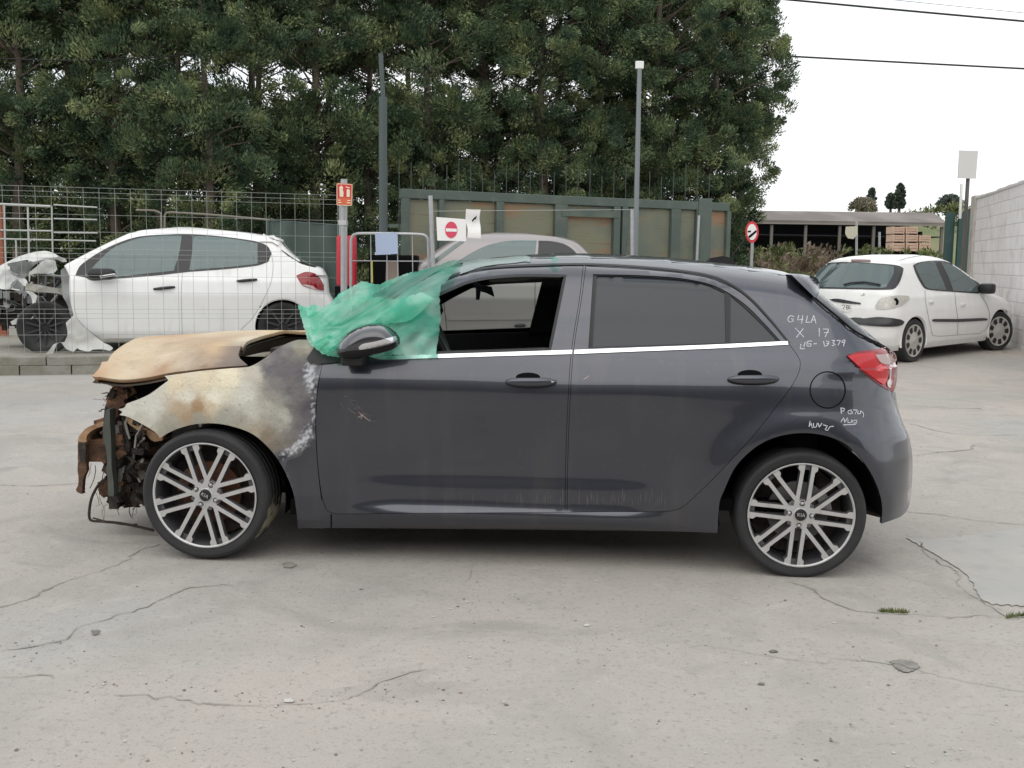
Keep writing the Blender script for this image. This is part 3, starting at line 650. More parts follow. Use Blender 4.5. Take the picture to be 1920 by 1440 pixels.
for _ in range(70):
    P = plane_cast(M2, rr.uniform(.62, 1.1))(np.array(zf([(rr.uniform(-60, 800), rr.uniform(420, 900))])))[0]; s = [rr.uniform(.02, .09) for _ in range(3)]
    cl.box(P-np.array(s), P+np.array(s), mi=rr.choices([0, 1, 2, 3, 4], [6, 3, 2, 1, .5])[0], M=Matrix.Translation(P) @ Matrix.Rotation(rr.uniform(-.9, .9), 4, rr.choice('XYZ')) @ Matrix.Translation(-Vector(P)))
for _ in range(30):
    P = plane_cast(M2, rr.uniform(.45, .8))(np.array(zf([(rr.uniform(-40, 760), rr.uniform(330, 820))])))[0]; cl.tube([P, P+np.array([rr.uniform(-.2, .2), 0, rr.uniform(-.15, .1)]), P+np.array([rr.uniform(-.3, .3), .1, rr.uniform(-.3, .1)])], rr.uniform(.006, .02), 6, mi=rr.choice([0, 1, 2]))
cl.build('exposed_engine', [M['char'], M['greymetal'], M['black'], M['torn'], M['yellow']], wh)
P = plane_cast(M2, .9)(np.array(zf([(-100, 420), (820, 900)]))); MB().box((P[0][0], .75, P[1][2]), (P[1][0]+.1, 1.3, P[0][2])).build('engine_block', M['char'], wh)
# ---------------------------------------------------------------- grey-mauve hatchback behind the signs
M3 = frame((at(960, 480, 12.9)[0], 12.9, PH), (1, .03, 0)); W3 = 1.65
M['mauve'] = mat('grey_beige_paint', (.30, .275, .275), .35, .25, coat=.5, noise=[(5, .3, (.34, .32, .30), .5, .7)])
frontpx = [(662, 640), (652, 600), (654, 570), (664, 552), (680, 539), (702, 529), (748, 514), (775, 500), (800, 484), (835, 459), (862, 445), (890, 440.5), (920, 438)]
rearpx = [(1175, 640), (1178, 600), (1175, 560), (1165, 530), (1150, 510), (1125, 492), (1101, 472), (1088, 458), (1077, 450), (1050, 442.5), (1020, 439), (990, 437.3)]
fl3, fh3 = sil_funcs(lift(M3, frontpx, .5), lift(M3, rearpx, .4)); zt3 = lift(M3, [(950, 436.5)], .5)[0][1]
lev3 = np.unique(np.r_[np.linspace(.17, .80, 22), np.linspace(.80, 1.28, 34), zt3-(zt3-1.28)*np.cos(np.linspace(0, math.pi/2, 9))])
gc = empty('grey_hatchback', rot=M3, label='dull grey mauve hatchback parked behind the no entry sign, only its roof and windows showing', cat='car')
aw = [float(plane_cast(M3, .02)(np.array([[x, 600]]))[0][0]) for x in (722, 1085)]
b3 = loft('body', W3, lev3, fl3, fh3, pin, M['mauve'], gc, arches=aw, AR=.335, AZ=.29, rad=lambda z: (.3, .25, .3) if z < .95 else (.08, .14, .2), bow=.03)
c3 = bvh_cast(M3, b3)
def ov3(*a, **k): return ov(*a, parent=gc, cast=c3, **k)
ov3('side_glass', [(838, 505), (862, 488), (883, 475), (915, 460), (955, 452), (1006, 451.5), (1003, 480), (998, 506), (920, 508)], M['glasscar'], .006)
ov3('side_glass', [(1010, 451.7), (1035, 453), (1060, 459), (1078, 472), (1090, 492), (1092, 502), (1050, 505), (1002, 506), (1008, 480)], M['frameblk'], .006)
ov3('windscreen', [(792, 503), (815, 486), (842, 466), (862, 453), (870, 454), (848, 470), (822, 490), (808, 504)], M['glasscar'], .006)
_sm = M['gap']
for q in [[(1004, 508), (1003, 560), (1004, 620)], [(835, 512), (832, 560), (838, 620)], [(1095, 505), (1085, 540), (1060, 580)]]: mb = MB(); ribbon(mb, q, c3, .9, .003); mb.build('door_seam', _sm, gc)
ov3('side_moulding', [(838, 592), (900, 590), (1060, 590), (1060, 598), (838, 600)], M['mauve'], .02, lip=.02)
small_handle(965, 611, 985, 610, c3, gc, M['black']); 
for x in aw: small_wheel(gc, x, .03, .29, .29, 'cover')
arch_fit(gc, W3, aw, .29, .335, M['gap'], m2=M['mauve'])
# ---------------------------------------------------------------- white hatchback on the right
RW = hit_z(1718, 688); FW = hit_z(1877, 665)
s_r, s_f = 138., 124.5
Rw = np.array([(1716-960)/s_r, FPX/s_r]); Fw = np.array([(1874-960)/s_f, FPX/s_f]); zr, zf_ = gh(0, Rw[1]), gh(0, Fw[1])
M4 = frame((Rw[0], Rw[1], zr), (Fw[0]-Rw[0], Fw[1]-Rw[1], zf_-zr)); WB = float(np.linalg.norm(Fw-Rw)); W4 = 1.60
xl4 = lambda z: float(np.interp(z, [.17, .25, .35, .5, .56, .6, .75, .9, .97, 1.05, 1.2, 1.33, 1.38, 1.42, 1.45], [-.48, -.57, -.62, -.64, -.64, -.60, -.60, -.575, -.56, -.50, -.36, -.24, -.16, .06, .45]))
xh4 = lambda z: float(np.interp(z, [.17, .25, .5, .62, .7, .78, .84, .9, .95, 1.1, 1.25, 1.36, 1.42, 1.45], [WB+.60, WB+.66, WB+.70, WB+.66, WB+.58, WB+.42, WB+.16, WB-.1, WB-.24, WB-.50, WB-.78, WB-1.02, WB-1.25, WB-1.5]))
in4 = lambda z: float(np.interp(z, [.17, .25, .4, .58, .7, .88, .93, 1.2, 1.34, 1.40, 1.43, 1.45], [.07, .03, .01, .0, .005, .03, .055, .17, .25, .31, .39, .52]))
lev4 = np.unique(np.r_[np.linspace(.17, 1.30, 60), 1.45-.15*np.cos(np.linspace(0, math.pi/2, 10))])
rc4 = empty('white_hatchback', rot=M4, label='white hatchback with broken tail lamp seen from behind beside the white block wall', cat='car')
b4 = loft('body', W4, lev4, xl4, xh4, in4, M['whitecar'], rc4, arches=(0, WB), AR=.335, AZ=.30, rad=lambda z: (.24, .55, .26) if z < .9 else (.20, .22, .24), bow=.08)
c4 = bvh_cast(M4, b4)
def z1(pts): return [(1500+x/4.571, 440+y/4.571) for x, y in pts]
def ov4(name, pts, m, off=.006, res=4, **k): return ov(name, z1(pts), m, off, res, parent=k.pop('parent', rc4), cast=c4, **k)
M['g206'] = glass('rear_window_206', (.3, .33, .32), .7, .05, (.10, .135, .14))
ov4('rear_window_surround', [(115, 350), (170, 295), (235, 250), (330, 238), (500, 240), (650, 248), (780, 258), (850, 270), (885, 290), (878, 330), (855, 400), (820, 455), (790, 470), (700, 474), (500, 470), (300, 466), (150, 462)], M['frameblk'])
ov4('rear_window', [(140, 350), (190, 290), (245, 258), (400, 250), (560, 253), (700, 262), (800, 275), (800, 330), (770, 400), (735, 455), (680, 462), (500, 460), (300, 455), (150, 450)], M['g206'], .010)
ov4('window_surround', [(968, 265), (1000, 245), (1060, 232), (1150, 224), (1230, 228), (1320, 260), (1400, 310), (1480, 370), (1540, 430), (1545, 500), (1520, 505), (1300, 490), (1150, 478), (1070, 462), (1030, 410), (990, 330)], M['frameblk'])
ov4('rear_side_glass', [(982, 270), (1015, 250), (1080, 238), (1150, 235), (1185, 320), (1225, 410), (1250, 480), (1150, 470), (1080, 455), (1045, 405), (1005, 330)], M['g206'], .010)
ov4('front_side_glass', [(1205, 240), (1240, 243), (1320, 275), (1400, 330), (1480, 395), (1515, 440), (1520, 494), (1400, 488), (1310, 482), (1280, 400), (1240, 310)], M['g206'], .010)
l4 = ov4('tail_lamp', [(650, 620), (665, 580), (700, 545), (770, 528), (860, 523), (930, 528), (938, 550), (910, 580), (860, 610), (790, 632), (700, 640), (655, 636)], mat('weathered_clear_lamp', (.45, .43, .39), .25, noise=[(30, .5, (.6, .6, .58), .5, .6)], coat=.6), .010)
ov4('broken_hole', [(800, 550), (825, 545), (840, 570), (835, 600), (815, 605), (820, 580)], M['gap'], .014, 3, parent=l4)
ov4('bumper_strip', [(440, 712), (560, 716), (680, 706), (800, 716), (860, 730), (884, 745), (870, 770), (820, 785), (700, 786), (560, 776), (450, 760)], M['bumpstrip'] if 'bumpstrip' in M else M['frameblk'], .02, lip=.02)
ov4('number_plate', [(330, 590), (440, 600), (440, 648), (420, 665), (330, 655)], M['whitetrim'], .008)
ov4('boot_handle', [(255, 556), (330, 550), (450, 572), (525, 585), (520, 598), (430, 592), (300, 575)], M['frameblk'], .014, 3)
ov4('high_brake_lamp', [(442, 218), (525, 218), (605, 222), (606, 238), (520, 236), (442, 236)], mat('brown_lens', (.16, .07, .06), .3), .012, 3)
ov4('side_moulding', [(1132, 728), (1150, 722), (1350, 722), (1340, 748), (1150, 745), (1132, 740)], M['frameblk'], .014, 4, lip=.012)
ov4('side_moulding', [(1352, 722), (1560, 714), (1602, 718), (1598, 734), (1500, 740), (1352, 748)], M['frameblk'], .014, 4, lip=.012)
_sm = mat('grey_seam2', (.30, .29, .27), .8)
for q in [[(1070, 475), (1075, 570), (1095, 680), (1120, 800), (1135, 865), (1200, 870), (1540, 845)], [(1325, 495), (1335, 600), (1350, 720), (1350, 860)], [(1540, 510), (1600, 600), (1625, 700), (1600, 800), (1540, 845)], [(845, 222), (950, 195), (1100, 172), (1180, 180)]]: mb = MB(); ribbon(mb, z1(q), c4, .8, .003); mb.build('door_seam', _sm, rc4)
mb = MB()
for q in [[(360, 605), (392, 603), (372, 638)], [(402, 605), (402, 638)], [(402, 605), (436, 612), (404, 622), (438, 630), (404, 640)]]: ribbon(mb, z1(q), c4, .9, .010)
mb.build('plate_letters', M['gap'], rc4)
mb = MB(); q = c4(np.array(z1([(380, 440), (440, 425), (560, 418), (690, 440)])), .03); mb.tube(q, .012, 6); mb.build('rear_wiper', M['black'], rc4, smooth=True)
for pt in ((1120, 578), (1392, 600)):
    q = c4(np.array(z1([pt])), .012)[0]; MB().box(q-np.array([.05, .015, .02]), q+np.array([.05, .012, .02]), bev=.008).build('door_handle', M['whitetrim'], rc4, smooth=True)
q = c4(np.array(z1([(1545, 470)])), 0)[0]; MB().box(q+np.array([-.06, -.20, -.06]), q+np.array([.10, .01, .09]), bev=.04).build('door_mirror', M['black'], rc4, smooth=True)
small_wheel(rc4, 0, .02, .295, .295, 'cover'); small_wheel(rc4, WB, .02, .295, .295, 'cover', rot=-.28)
small_wheel(rc4, 0, W4-.2, .295, .295, 'dark'); small_wheel(rc4, WB, W4-.2, .295, .295, 'dark')
arch_fit(rc4, W4, [0, WB], .30, .335, M['gap'], m2=M['whitecar'])
MB().box((.34, .1, .18), (WB-.34, W4-.1, .26)).build('underbody', M['gap'], rc4)
# ================================================================ skip container
cl_ = at(754, 352, 15.0); cr_ = at(1369, 382, 17.4); top = (cl_[2]+cr_[2])/2
M['contgreen'] = mat('faded_green_steel', (.075, .10, .085), .6, noise=[(3, .6, (.13, .15, .12), .48, .68), (18, .5, (.20, .15, .10), .62, .75)], bump=(12, .15))
M['contpanel'] = mat('yellowed_green_panel', (.185, .185, .125), .7, noise=[(.9, .85, (.11, .135, .115), .42, .60), (1.3, .85, (.27, .15, .08), .53, .64, (.6, 1, 2.2)), (7, .55, (.15, .08, .05), .60, .70, (.35, 1, 4))], bump=(8, .2))
CM = frame((cl_[0], cl_[1], PH), (cr_[0]-cl_[0], cr_[1]-cl_[1], 0)); ct = empty('steel_gate', rot=CM, label='long faded green steel gate with ribs and yellowed rusty sheet panels behind the grey hatchback', cat='gate')
CLn = float(np.hypot(cr_[0]-cl_[0], cr_[1]-cl_[1])); ch = top-PH
def cx(px): return float(plane_cast(CM, 0)(np.array([[px, 430]]))[0][0])
def czp(px, py): return float(plane_cast(CM, 0)(np.array([[px, py]]))[0][2])
mb = MB(); mb.box((0, 0, ch-.13), (CLn, .12, ch), bev=.008);
mb.build('top_rail', M['contgreen'], ct)
ribs = [(755, 768), (823, 832), (930, 944), (1040, 1063), (1150, 1162), (1166, 1176), (1258, 1275), (1305, 1314), (1362, 1369)]
mb = MB()
for a, b in ribs: xa_, xb_ = cx(a), cx(b); mb.box((xa_, -.02 if a != 755 else -.01, 0), (xb_, .09, ch-.131), bev=.006)
mb.build('rib', M['contgreen'], ct); mb = MB()
for (a, _), (b, __) in zip([(r[1], 0) for r in ribs[:-1]], [(r[0], 0) for r in ribs[1:]]): mb.box((cx(a)+.003, .05, .05), (cx(b)-.003, .07, ch-.14))
mb.build('side_panel', M['contpanel'], ct)
MB().box((0, .0, .0), (CLn, .12, .045)).build('bottom_rail', M['contgreen'], ct)
mb = MB(); mb.box((cx(1160), -.03, ch-.30), (cx(1052), -.022, ch-.20)); mb.build('door_header', M['contgreen'], ct)
# green steel leaf leaning at the container's right end
ga, gb = at(1311, 372, 15.9), at(1336, 372, 15.9)
lf = empty('steel_post_panel', (ga[0], ga[1], PH), label='narrow grey green steel leaf before the right end of the long green gate', cat='panel')
MB().box((0, 0, -.1), (gb[0]-ga[0], .08, ga[2]-PH), bev=.01).build('leaf', M['contgreen'], lf)
MB().tube([(-.03, -.03, -.1), (.0, -.03, ga[2]-PH-.25)], .022, 8).build('edge_tube', M['steel'], lf, smooth=True)
# ================================================================ palisade behind the container
pf = empty('palisade_fence', (-2.2, 18.6, 0), label='tall fence of thin dark vertical bars behind the long green gate', cat='fence'); mb = MB()
for i in range(28): x = i*.205; mb.box((x, 0, .1), (x+.013, .013, 2.95+.0*x+.12*math.sin(i*1.3)))
mb.build('vertical_bars', mat('grey_bars', (.05, .06, .055), .7), pf); MB().box((0, .021, 1.9), (5.6, .05, 1.96)).box((0, .021, .5), (5.6, .05, .56)).build('rails', M['contgreen'], pf)
# ================================================================ poles and posts
def pole(name, px, ytop, ybot, Y, r0, r1, m, label, cat='pole', z0=None, px2=None):
    a = at(px, ytop, Y); b = at(px2 or px, ybot, Y); zb = PH-.05 if z0 is None else z0; d = (a-b)/(a[2]-b[2]); base = b+d*(zb-b[2]); 
    o = empty(name, tuple(base), label=label, cat=cat); MB().tube([(0, 0, 0), tuple(a-base)], [r1, r0], 12).build('shaft', m, o, smooth=True); return o, base, a
M['polegreen'] = mat('dark_green_grey_pole', (.060, .080, .078), .55, noise=[(3, .4, (.09, .11, .105), .5, .7)])
o, b, a = pole('square_pole', 718, 182, 430, 14.2, .055, .055, M['polegreen'], 'thick dark green steel pole in front of the conifers'); MB().tube([(a-b)+np.array([0, 0, 0]), (a-b)+np.array([-.03, 0, .55])], .03, 8).build('upper_stub', M['polegreen'], o, smooth=True)
o, b, a = pole('lamp_pole', 1199, 125, 475, 14.6, .030, .042, mat('grey_pole', (.20, .22, .23), .5, .3), 'tall slender grey pole with a small white box on top', px2=1191)
MB().box((-.055, -.03, -.03), (.055, .03, .07), bev=.008, M=Matrix.Translation(Vector(a-b))).build('white_box', M['whitetrim'], o)
pole('thin_post', 1185, 392, 490, 14.3, .025, .025, M['steel'], 'short galvanised post strapped beside the tall slender pole', 'post')
pole('thin_post', 807, 367, 500, 12.3, .026, .026, M['steel'], 'galvanised fence post left of the no entry sign', 'post', px2=812)
# extinguisher post
o, b, a = pole('extinguisher_post', 645, 336, 600, 12.15, .038, .038, M['steel'], 'grey steel post carrying the red and white fire extinguisher sign', 'post', px2=645)
MB().tube([(0, -.05, 0), (0, -.05, at(648, 372, 12.1)[2]-b[2])], .022, 10).build('front_tube', M['steel'], o, smooth=True)
MB().box((-.045, -.08, at(645, 422, 12.1)[2]-b[2]), (.045, .045, at(645, 418, 12.1)[2]-b[2]+.03)).build('clamp', M['alloy'], o)
def board(name, pts, Y, m, label=None, cat=None, t=.008, parent=None, dy=0, bend=0):
    P = np.array([at(x, y, Y) for x, y in pts]); c = P.mean(0)
    n = len(P); V = []
    v, f = cdt(smoothpoly(pts, step=5, thr=40), (), 6); A = np.array([at(x, y, Y) for x, y in v])-c; A[:, 1] += dy+bend*np.cos(A[:, 2]*22); B = A.copy(); B[:, 1] += t; n = len(A); bd = boundary(f)
    o = mk(name, np.vstack([A, B]), [tuple(t_) for t_ in f]+[tuple(t_[::-1]+n) for t_ in f]+[(q, p, p+n, q+n) for p, q in bd], m, None, smooth=False); o.location = c
    if parent is not None: o.parent = parent; o.matrix_parent_inverse = parent.matrix_world.inverted() if parent.type != 'EMPTY' else Matrix.Translation(-parent.location)
    if label: tag(o, label, cat)
    return o
M['signred'] = mat('sign_red', (.60, .035, .05), .5); M['signorange'] = mat('sign_orange_red', (.62, .12, .05), .5); M['signcream'] = mat('sign_cream', (.72, .66, .48), .5); M['signwhite'] = mat('sign_white', (.80, .79, .78), .45, noise=[(8, .3, (.66, .65, .63), .55, .75)])
sg = board('extinguisher_sign', [(631, 343), (661, 345), (660, 385), (631, 384)], 12.06, M['signorange'], 'orange red sign with cream pictures on the grey steel post', 'sign')
def glyph(parent, polys, Y, m, name='pictogram'):
    mb = MB(); inv = np.array(parent.location)
    for q in polys:
        A = [at(x, y, Y)-inv for x, y in q]; mb.add(A, [tuple(range(len(A)))[::-1]])
    o = mb.build(name, m, parent); return o
def z8(pts): return [(600+x/6, 320+y/6) for x, y in pts]
glyph(sg, [z8(q) for q in [[(200, 155), (352, 160), (348, 300), (200, 298)]]], 12.057, M['signred'], 'red_field')
glyph(sg, [z8(q) for q in [[(218, 185), (240, 165), (262, 190), (255, 215), (265, 240), (262, 295), (222, 292), (220, 225)], [(300, 215), (318, 205), (336, 220), (336, 295), (300, 295)], [(290, 175), (335, 190), (330, 200), (290, 188)],
                               [(205, 325), (232, 328), (232, 338), (205, 336)], [(205, 350), (240, 352), (240, 364), (205, 362)], [(305, 330), (345, 332), (345, 342), (305, 340)], [(300, 355), (345, 357), (345, 368), (300, 366)], [(188, 145), (365, 152), (365, 158), (188, 151)], [(188, 384), (360, 388), (360, 394), (188, 390)], [(188, 145), (194, 145), (194, 390), (188, 390)], [(358, 150), (364, 150), (360, 392), (354, 392)]]], 12.054, M['signcream'])
# red cabinet behind the post
q0, q1 = at(630, 441, 12.5), at(666, 537, 12.5)
rb = empty('red_cabinet', (q0[0], 12.5, PH), label='bright red fire extinguisher cover hanging behind the grey steel post', cat='cabinet')
MB().box((0, 0, q1[2]-PH), ((q1[0]-q0[0])*.46, .16, q0[2]-PH), bev=.03).build('cover', mat('red_cover', (.50, .02, .04), .5, noise=[(5, .4, (.38, .02, .035), .5, .7)]), rb, smooth=True)
MB().box(((q1[0]-q0[0])*.54, 0, q1[2]-PH), ((q1[0]-q0[0]), .16, q0[2]-PH), bev=.03).build('cover', bpy.data.materials['red_cover'], rb, smooth=True)
MB().box(((q1[0]-q0[0])*.44, .05, q1[2]-PH+.02), ((q1[0]-q0[0])*.56, .14, q0[2]-PH-.02)).build('hinge', M['gap'], rb)
MB().box((-.02, .02, -.02), ((q1[0]-q0[0])+.02, .18, q1[2]-PH-.005)).build('stand', M['gap'], rb)
# crowd barrier with blue board
br = empty('crowd_barrier', (at(660, 440, 12.35)[0], 12.35, PH), label='grey tubular crowd barrier with a pale blue board hung on it', cat='barrier'); inv = np.array(br.location)
def bp(pts, Y=12.35): return [tuple(at(x, y, Y)-inv) for x, y in pts]
MB().tube(bp(smoothpoly([(658, 600), (658, 452), (662, 441), (672, 438), (738, 438), (792, 440), (801, 446), (803, 458), (806, 600)], closed=False, step=4)), .017, 8).build('tube_frame', M['steel'], br, smooth=True)
mb = MB()
for x in (695, 725, 745, 773): mb.tube(bp([(x, 440), (x+2, 600)]), .006, 6)
mb.tube(bp([(660, 489), (803, 490)]), .006, 6); mb.build('bars', M['steel'], br, smooth=True)
mb = MB(); mb.tube(bp([(697, 489), (698, 530)], 12.33), .01, 6); mb.build('yellow_rod', mat('yellow_rod', (.45, .42, .08), .6), br)
bb = board('blue_board', [(703, 437), (745, 436), (746, 476), (705, 478)], 12.31, mat('pale_blue_board', (.36, .43, .58), .6), 'pale blue blank board hanging on the crowd barrier', 'board')
board('brown_sack', [(724, 490), (744, 489), (746, 530), (723, 530)], 12.55, mat('brown_bag', (.25, .20, .17), .9), 'pinkish brown package standing behind the barrier under the blue board', 'package', t=.15)
q = at(735, 470, 12.8); MB().box((-.28, 0, 0), (.30, .3, at(735, 478, 12.8)[2]-PH), bev=.02).build('x', M['gap']).location = (q[0], 12.8, PH); bx = bpy.data.objects['x']; bx.name = 'dark_bin'; bx.data.name = 'dark_bin'; tag(bx, 'dark bin standing behind the crowd barrier below the blue board', 'bin')
# signs on the wire fence
ne = board('no_entry_sign', [(818, 407), (874, 411), (874, 452), (820, 451)], 12.25, M['signwhite'], 'white rectangular sign with a red no entry disc', 'sign')
def circ(cx_, cy_, rx, ry, n=32, a0=0, a1=2*math.pi): return [(cx_+rx*math.cos(a), cy_+ry*math.sin(a)) for a in np.linspace(a0, a1, n, endpoint=(a1 < 6))]
glyph(ne, [circ(846, 431, 11.5, 15.5)], 12.246, mat('no_entry_red', (.62, .06, .11), .5), 'red_disc'); glyph(ne, [[(836, 428), (856.5, 429), (856.5, 434.5), (836, 434)]], 12.243, M['signwhite'], 'white_bar')
dg_ = board('dog_sign', [(874, 392), (888, 393), (901, 393), (899, 410), (901, 425), (902, 447), (876, 446), (877, 430), (873, 412)], 12.24, M['signwhite'], 'curled white plastic notice with a small black dog silhouette', 'sign', bend=.012)
glyph(dg_, [[(885, 413), (888, 409), (891, 407), (893, 404), (894, 407), (892, 411), (889, 412), (887, 415), (885, 416)]], 12.215, M['gap'], 'dog_silhouette')
wl = MB(); 
for (a_, b_) in (((812, 396), (1185, 393)), ((812, 430), (820, 431)),): wl.tube([tuple(at(*a_, 12.3)), tuple(at(*b_, 12.9))], .0035, 5)
o = wl.build('fence_wire', M['wire']); tag(o, 'thin steel wire strung from the post over the no entry sign', 'wire')
# round traffic sign
rs = empty('round_traffic_sign', (at(1410, 480, 17.5)[0], 17.5, gh(0, 17.5)-.05), label='round red ringed traffic sign with a black diagonal on a grey post by the weeds', cat='sign'); iv = np.array(rs.location)
MB().tube([(0, .03, 0), (0, .03, at(1410, 445, 17.5)[2]-iv[2])], .028, 8).build('post', M['steel'], rs, smooth=True)
def disc(px, Y, m, name, t=.004):
    A = np.array([at(x, y, Y)-iv for x, y in px]); n = len(A); B = A+np.array([0, t, 0]); mk(name, np.vstack([A, B]), [tuple(range(n))[::-1], tuple(range(n, 2*n))]+[(i, (i+1) % n, n+(i+1) % n, n+i) for i in range(n)], m, rs, smooth=False)
disc(circ(1410, 435, 12.5, 20), 17.5, M['signred'], 'red_ring'); disc(circ(1410, 435, 9, 15), 17.49, M['signwhite'], 'white_face'); disc([(1403, 443), (1418, 431), (1419, 435), (1405, 447)], 17.485, M['gap'], 'black_diagonal'); disc([(1402, 433), (1408, 432), (1408, 435), (1402, 436)], 17.485, M['gap'], 'black_mark')
# black lorry strut / stay at the container's right
o = MB().tube([tuple(at(1372, 480, 17.6)), tuple(at(1404, 440, 17.6))], .015, 6).build('steel_stay', M['char']); tag(o, 'thin dark slanting steel stay beside the round traffic sign', 'rod')
# far right pole with sign back
o, b, a = pole('sign_pole', 1817, 300, 500, 21.2, .035, .045, mat('grey_brown_pole', (.12, .11, .10), .7), 'grey pole with a pale sign back beside the end of the block wall', z0=.2, px2=1805)
A = [at(*p, 21.1)-b for p in [(1799, 282), (1834, 283), (1830, 335), (1796, 334)]]; mk('sign_back', A+[x_+np.array([0, .02, 0]) for x_ in A], [(3, 2, 1, 0), (4, 5, 6, 7), (0, 1, 5, 4), (1, 2, 6, 5), (2, 3, 7, 6), (3, 0, 4, 7)], mat('sign_back_grey', (.55, .54, .52), .5), o, smooth=False)
MB().tube([tuple(at(1803, 345, 21.0)-b), tuple(at(1800, 410, 21.0)-b)], .03, 8).build('white_sleeve', M['whitetrim'], o, smooth=True)
# ================================================================ block wall on the right
M['paintedblock'] = bpy.data.materials.new('painted_block_wall'); m = M['paintedblock']; m.use_nodes = True; n = m.node_tree.nodes; l = m.node_tree.links; p = n['Principled BSDF']; p.inputs['Roughness'].default_value = .8
tcn = n.new('ShaderNodeTexCoord'); mpn = n.new('ShaderNodeMapping'); mpn.inputs['Rotation'].default_value = (math.pi/2, 0, 0); bk = n.new('ShaderNodeTexBrick'); l.new(tcn.outputs['Object'], mpn.inputs[0]); l.new(mpn.outputs[0], bk.inputs['Vector'])
bk.inputs['Scale'].default_value = 1; bk.inputs['Brick Width'].default_value = .42; bk.inputs['Row Height'].default_value = .205; bk.inputs['Mortar Size'].default_value = .011; bk.inputs['Mortar Smooth'].default_value = .4; bk.inputs['Color1'].default_value = (.78, .75, .74, 1); bk.inputs['Color2'].default_value = (.84, .81, .80, 1); bk.inputs['Mortar'].default_value = (.66, .63, .61, 1)
nn_ = n.new('ShaderNodeTexNoise'); nn_.inputs['Scale'].default_value = 3.5; nn_.inputs['Detail'].default_value = 8; l.new(tcn.outputs['Object'], nn_.inputs['Vector']); mrn = n.new('ShaderNodeMapRange'); mrn.inputs[1].default_value = .52; mrn.inputs[2].default_value = .75; mrn.inputs[4].default_value = .7; l.new(nn_.outputs[0], mrn.inputs[0])
mxn = n.new('ShaderNodeMix'); mxn.data_type = 'RGBA'; l.new(mrn.outputs[0], mxn.inputs[0]); l.new(bk.outputs[0], mxn.inputs[6]); mxn.inputs[7].default_value = (.58, .54, .50, 1); l.new(mxn.outputs[2], p.inputs['Base Color'])
bn = n.new('ShaderNodeBump'); bn.inputs['Strength'].default_value = .6; bn.inputs['Distance'].default_value = .01; bn.invert = True; l.new(bk.outputs['Fac'], bn.inputs['Height']); bn2 = n.new('ShaderNodeBump'); bn2.inputs['Strength'].default_value = .3; bn2.inputs['Distance'].default_value = .01; l.new(nn_.outputs[0], bn2.inputs['Height']); l.new(bn.outputs[0], bn2.inputs['Normal']); l.new(bn2.outputs[0], p.inputs['Normal'])
wa, wb = np.array([9.12, 21.0]), np.array([8.1, 16.9]); wd_ = (wb-wa)/np.linalg.norm(wb-wa); WM = frame((wa[0], wa[1], 0), (wd_[0], wd_[1], 0))
bw = empty('block_wall', rot=WM, label='white painted concrete block wall running towards the viewer on the right', cat='wall')
zt_a = at(1832, 372, 21.0)[2]; zt_b = at(1920, 352, 16.9)[2]
# local x runs towards the viewer; the wall's near face looks to the left
MB().box((0.42, -.2, 0), (12, 0, zt_b+.05)).build('wall_face', M['paintedblock'], bw)
mb = MB(); rr = random.Random(6); x = .42
while x < 12: mb.box((x, -.22, zt_b+.052), (x+.40, .02, zt_b+.10+rr.uniform(-.01, .012)), bev=.008); x += .41
mb.build('coping', M['paintedblock'], bw)
MB().box((0, -.24, 0), (.415, .035, zt_b+.13), bev=.01).build('end_pier', mat('bare_block_pier', (.50, .47, .43), .85, noise=[(6, .6, (.36, .33, .28), .45, .7)], bump=(15, .4)), bw)
mb = MB(); rr = random.Random(16)
for i in range(26): x = .2+i*.42+rr.uniform(-.1, .1); s = rr.uniform(.08, .2); mb.box((x, .02+rr.uniform(0, .1), gh(0, 20)*.0), (x+s*1.6, .16+s, .24+rr.uniform(-.04, .06)), bev=.03)
o = mb.build('footing_rubble', M['rubble'] if 'rubble' in M else M['concrete_block'], bw)
# dark green gate leaves beside the pier
g0, g1 = at(1777, 398, 22.3), at(1806, 398, 21.6)
gt = empty('steel_gate', (g0[0], g0[1], .2), label='dark blue green steel gate folded back against the end of the block wall', cat='gate')
MB().box((.0, 0, 0), (.16, .12, g0[2]-.2)).box((.18, -.15, 0), (.40, -.08, g1[2]-.2+.03)).build('gate_leaf', mat('blue_green_gate', (.025, .065, .06), .6, noise=[(5, .5, (.05, .10, .09), .5, .7)]), gt)
MB().box((.42, -.1, 0), (.56, .05, g1[2]-.1)).build('gate_post', mat('brown_post', (.10, .08, .065), .8), gt)
# ================================================================ shed and field beyond the gate
SY = 58.
M['roofsheet'] = mat('fibre_cement_roof', (.15, .13, .12), .9, noise=[(.5, .6, (.28, .25, .23), .45, .65, (1, .3, 1)), (4, .4, (.13, .115, .10), .5, .7, (3, .3, 1))])
r1, r2 = at(1405, 394, SY+4), at(1800, 399, SY+4); e1, e2 = at(1372, 411, SY), at(1777, 418, SY)
sh = empty('open_shed', (e1[0], SY, 0), label='long low open fronted shed with a grey brown fibre cement roof', cat='shed'); iv = np.array([e1[0], SY, 0])
def bar(a, b): return
xw = e2[0]-e1[0]; ze1, ze2 = e1[2], e2[2]; zr1, zr2 = r1[2], r2[2]
mb = MB(); V = [(-.3, 0, ze1), (xw, 0, ze2), (xw+.9, 4.4, zr2), (.8, 4.4, zr1)]; V2 = [(a, b, c-.12) for a, b, c in V]; mb.add(V+V2, [(0, 1, 2, 3), (7, 6, 5, 4), (0, 4, 5, 1), (1, 5, 6, 2), (2, 6, 7, 3), (3, 7, 4, 0)])
mb.add([(.8, 4.4, zr1), (xw+.9, 4.4, zr2), (xw+.9, 9, ze2), (0.8, 9, ze1)], [(0, 1, 2, 3)]); mb.build('roof', M['roofsheet'], sh)
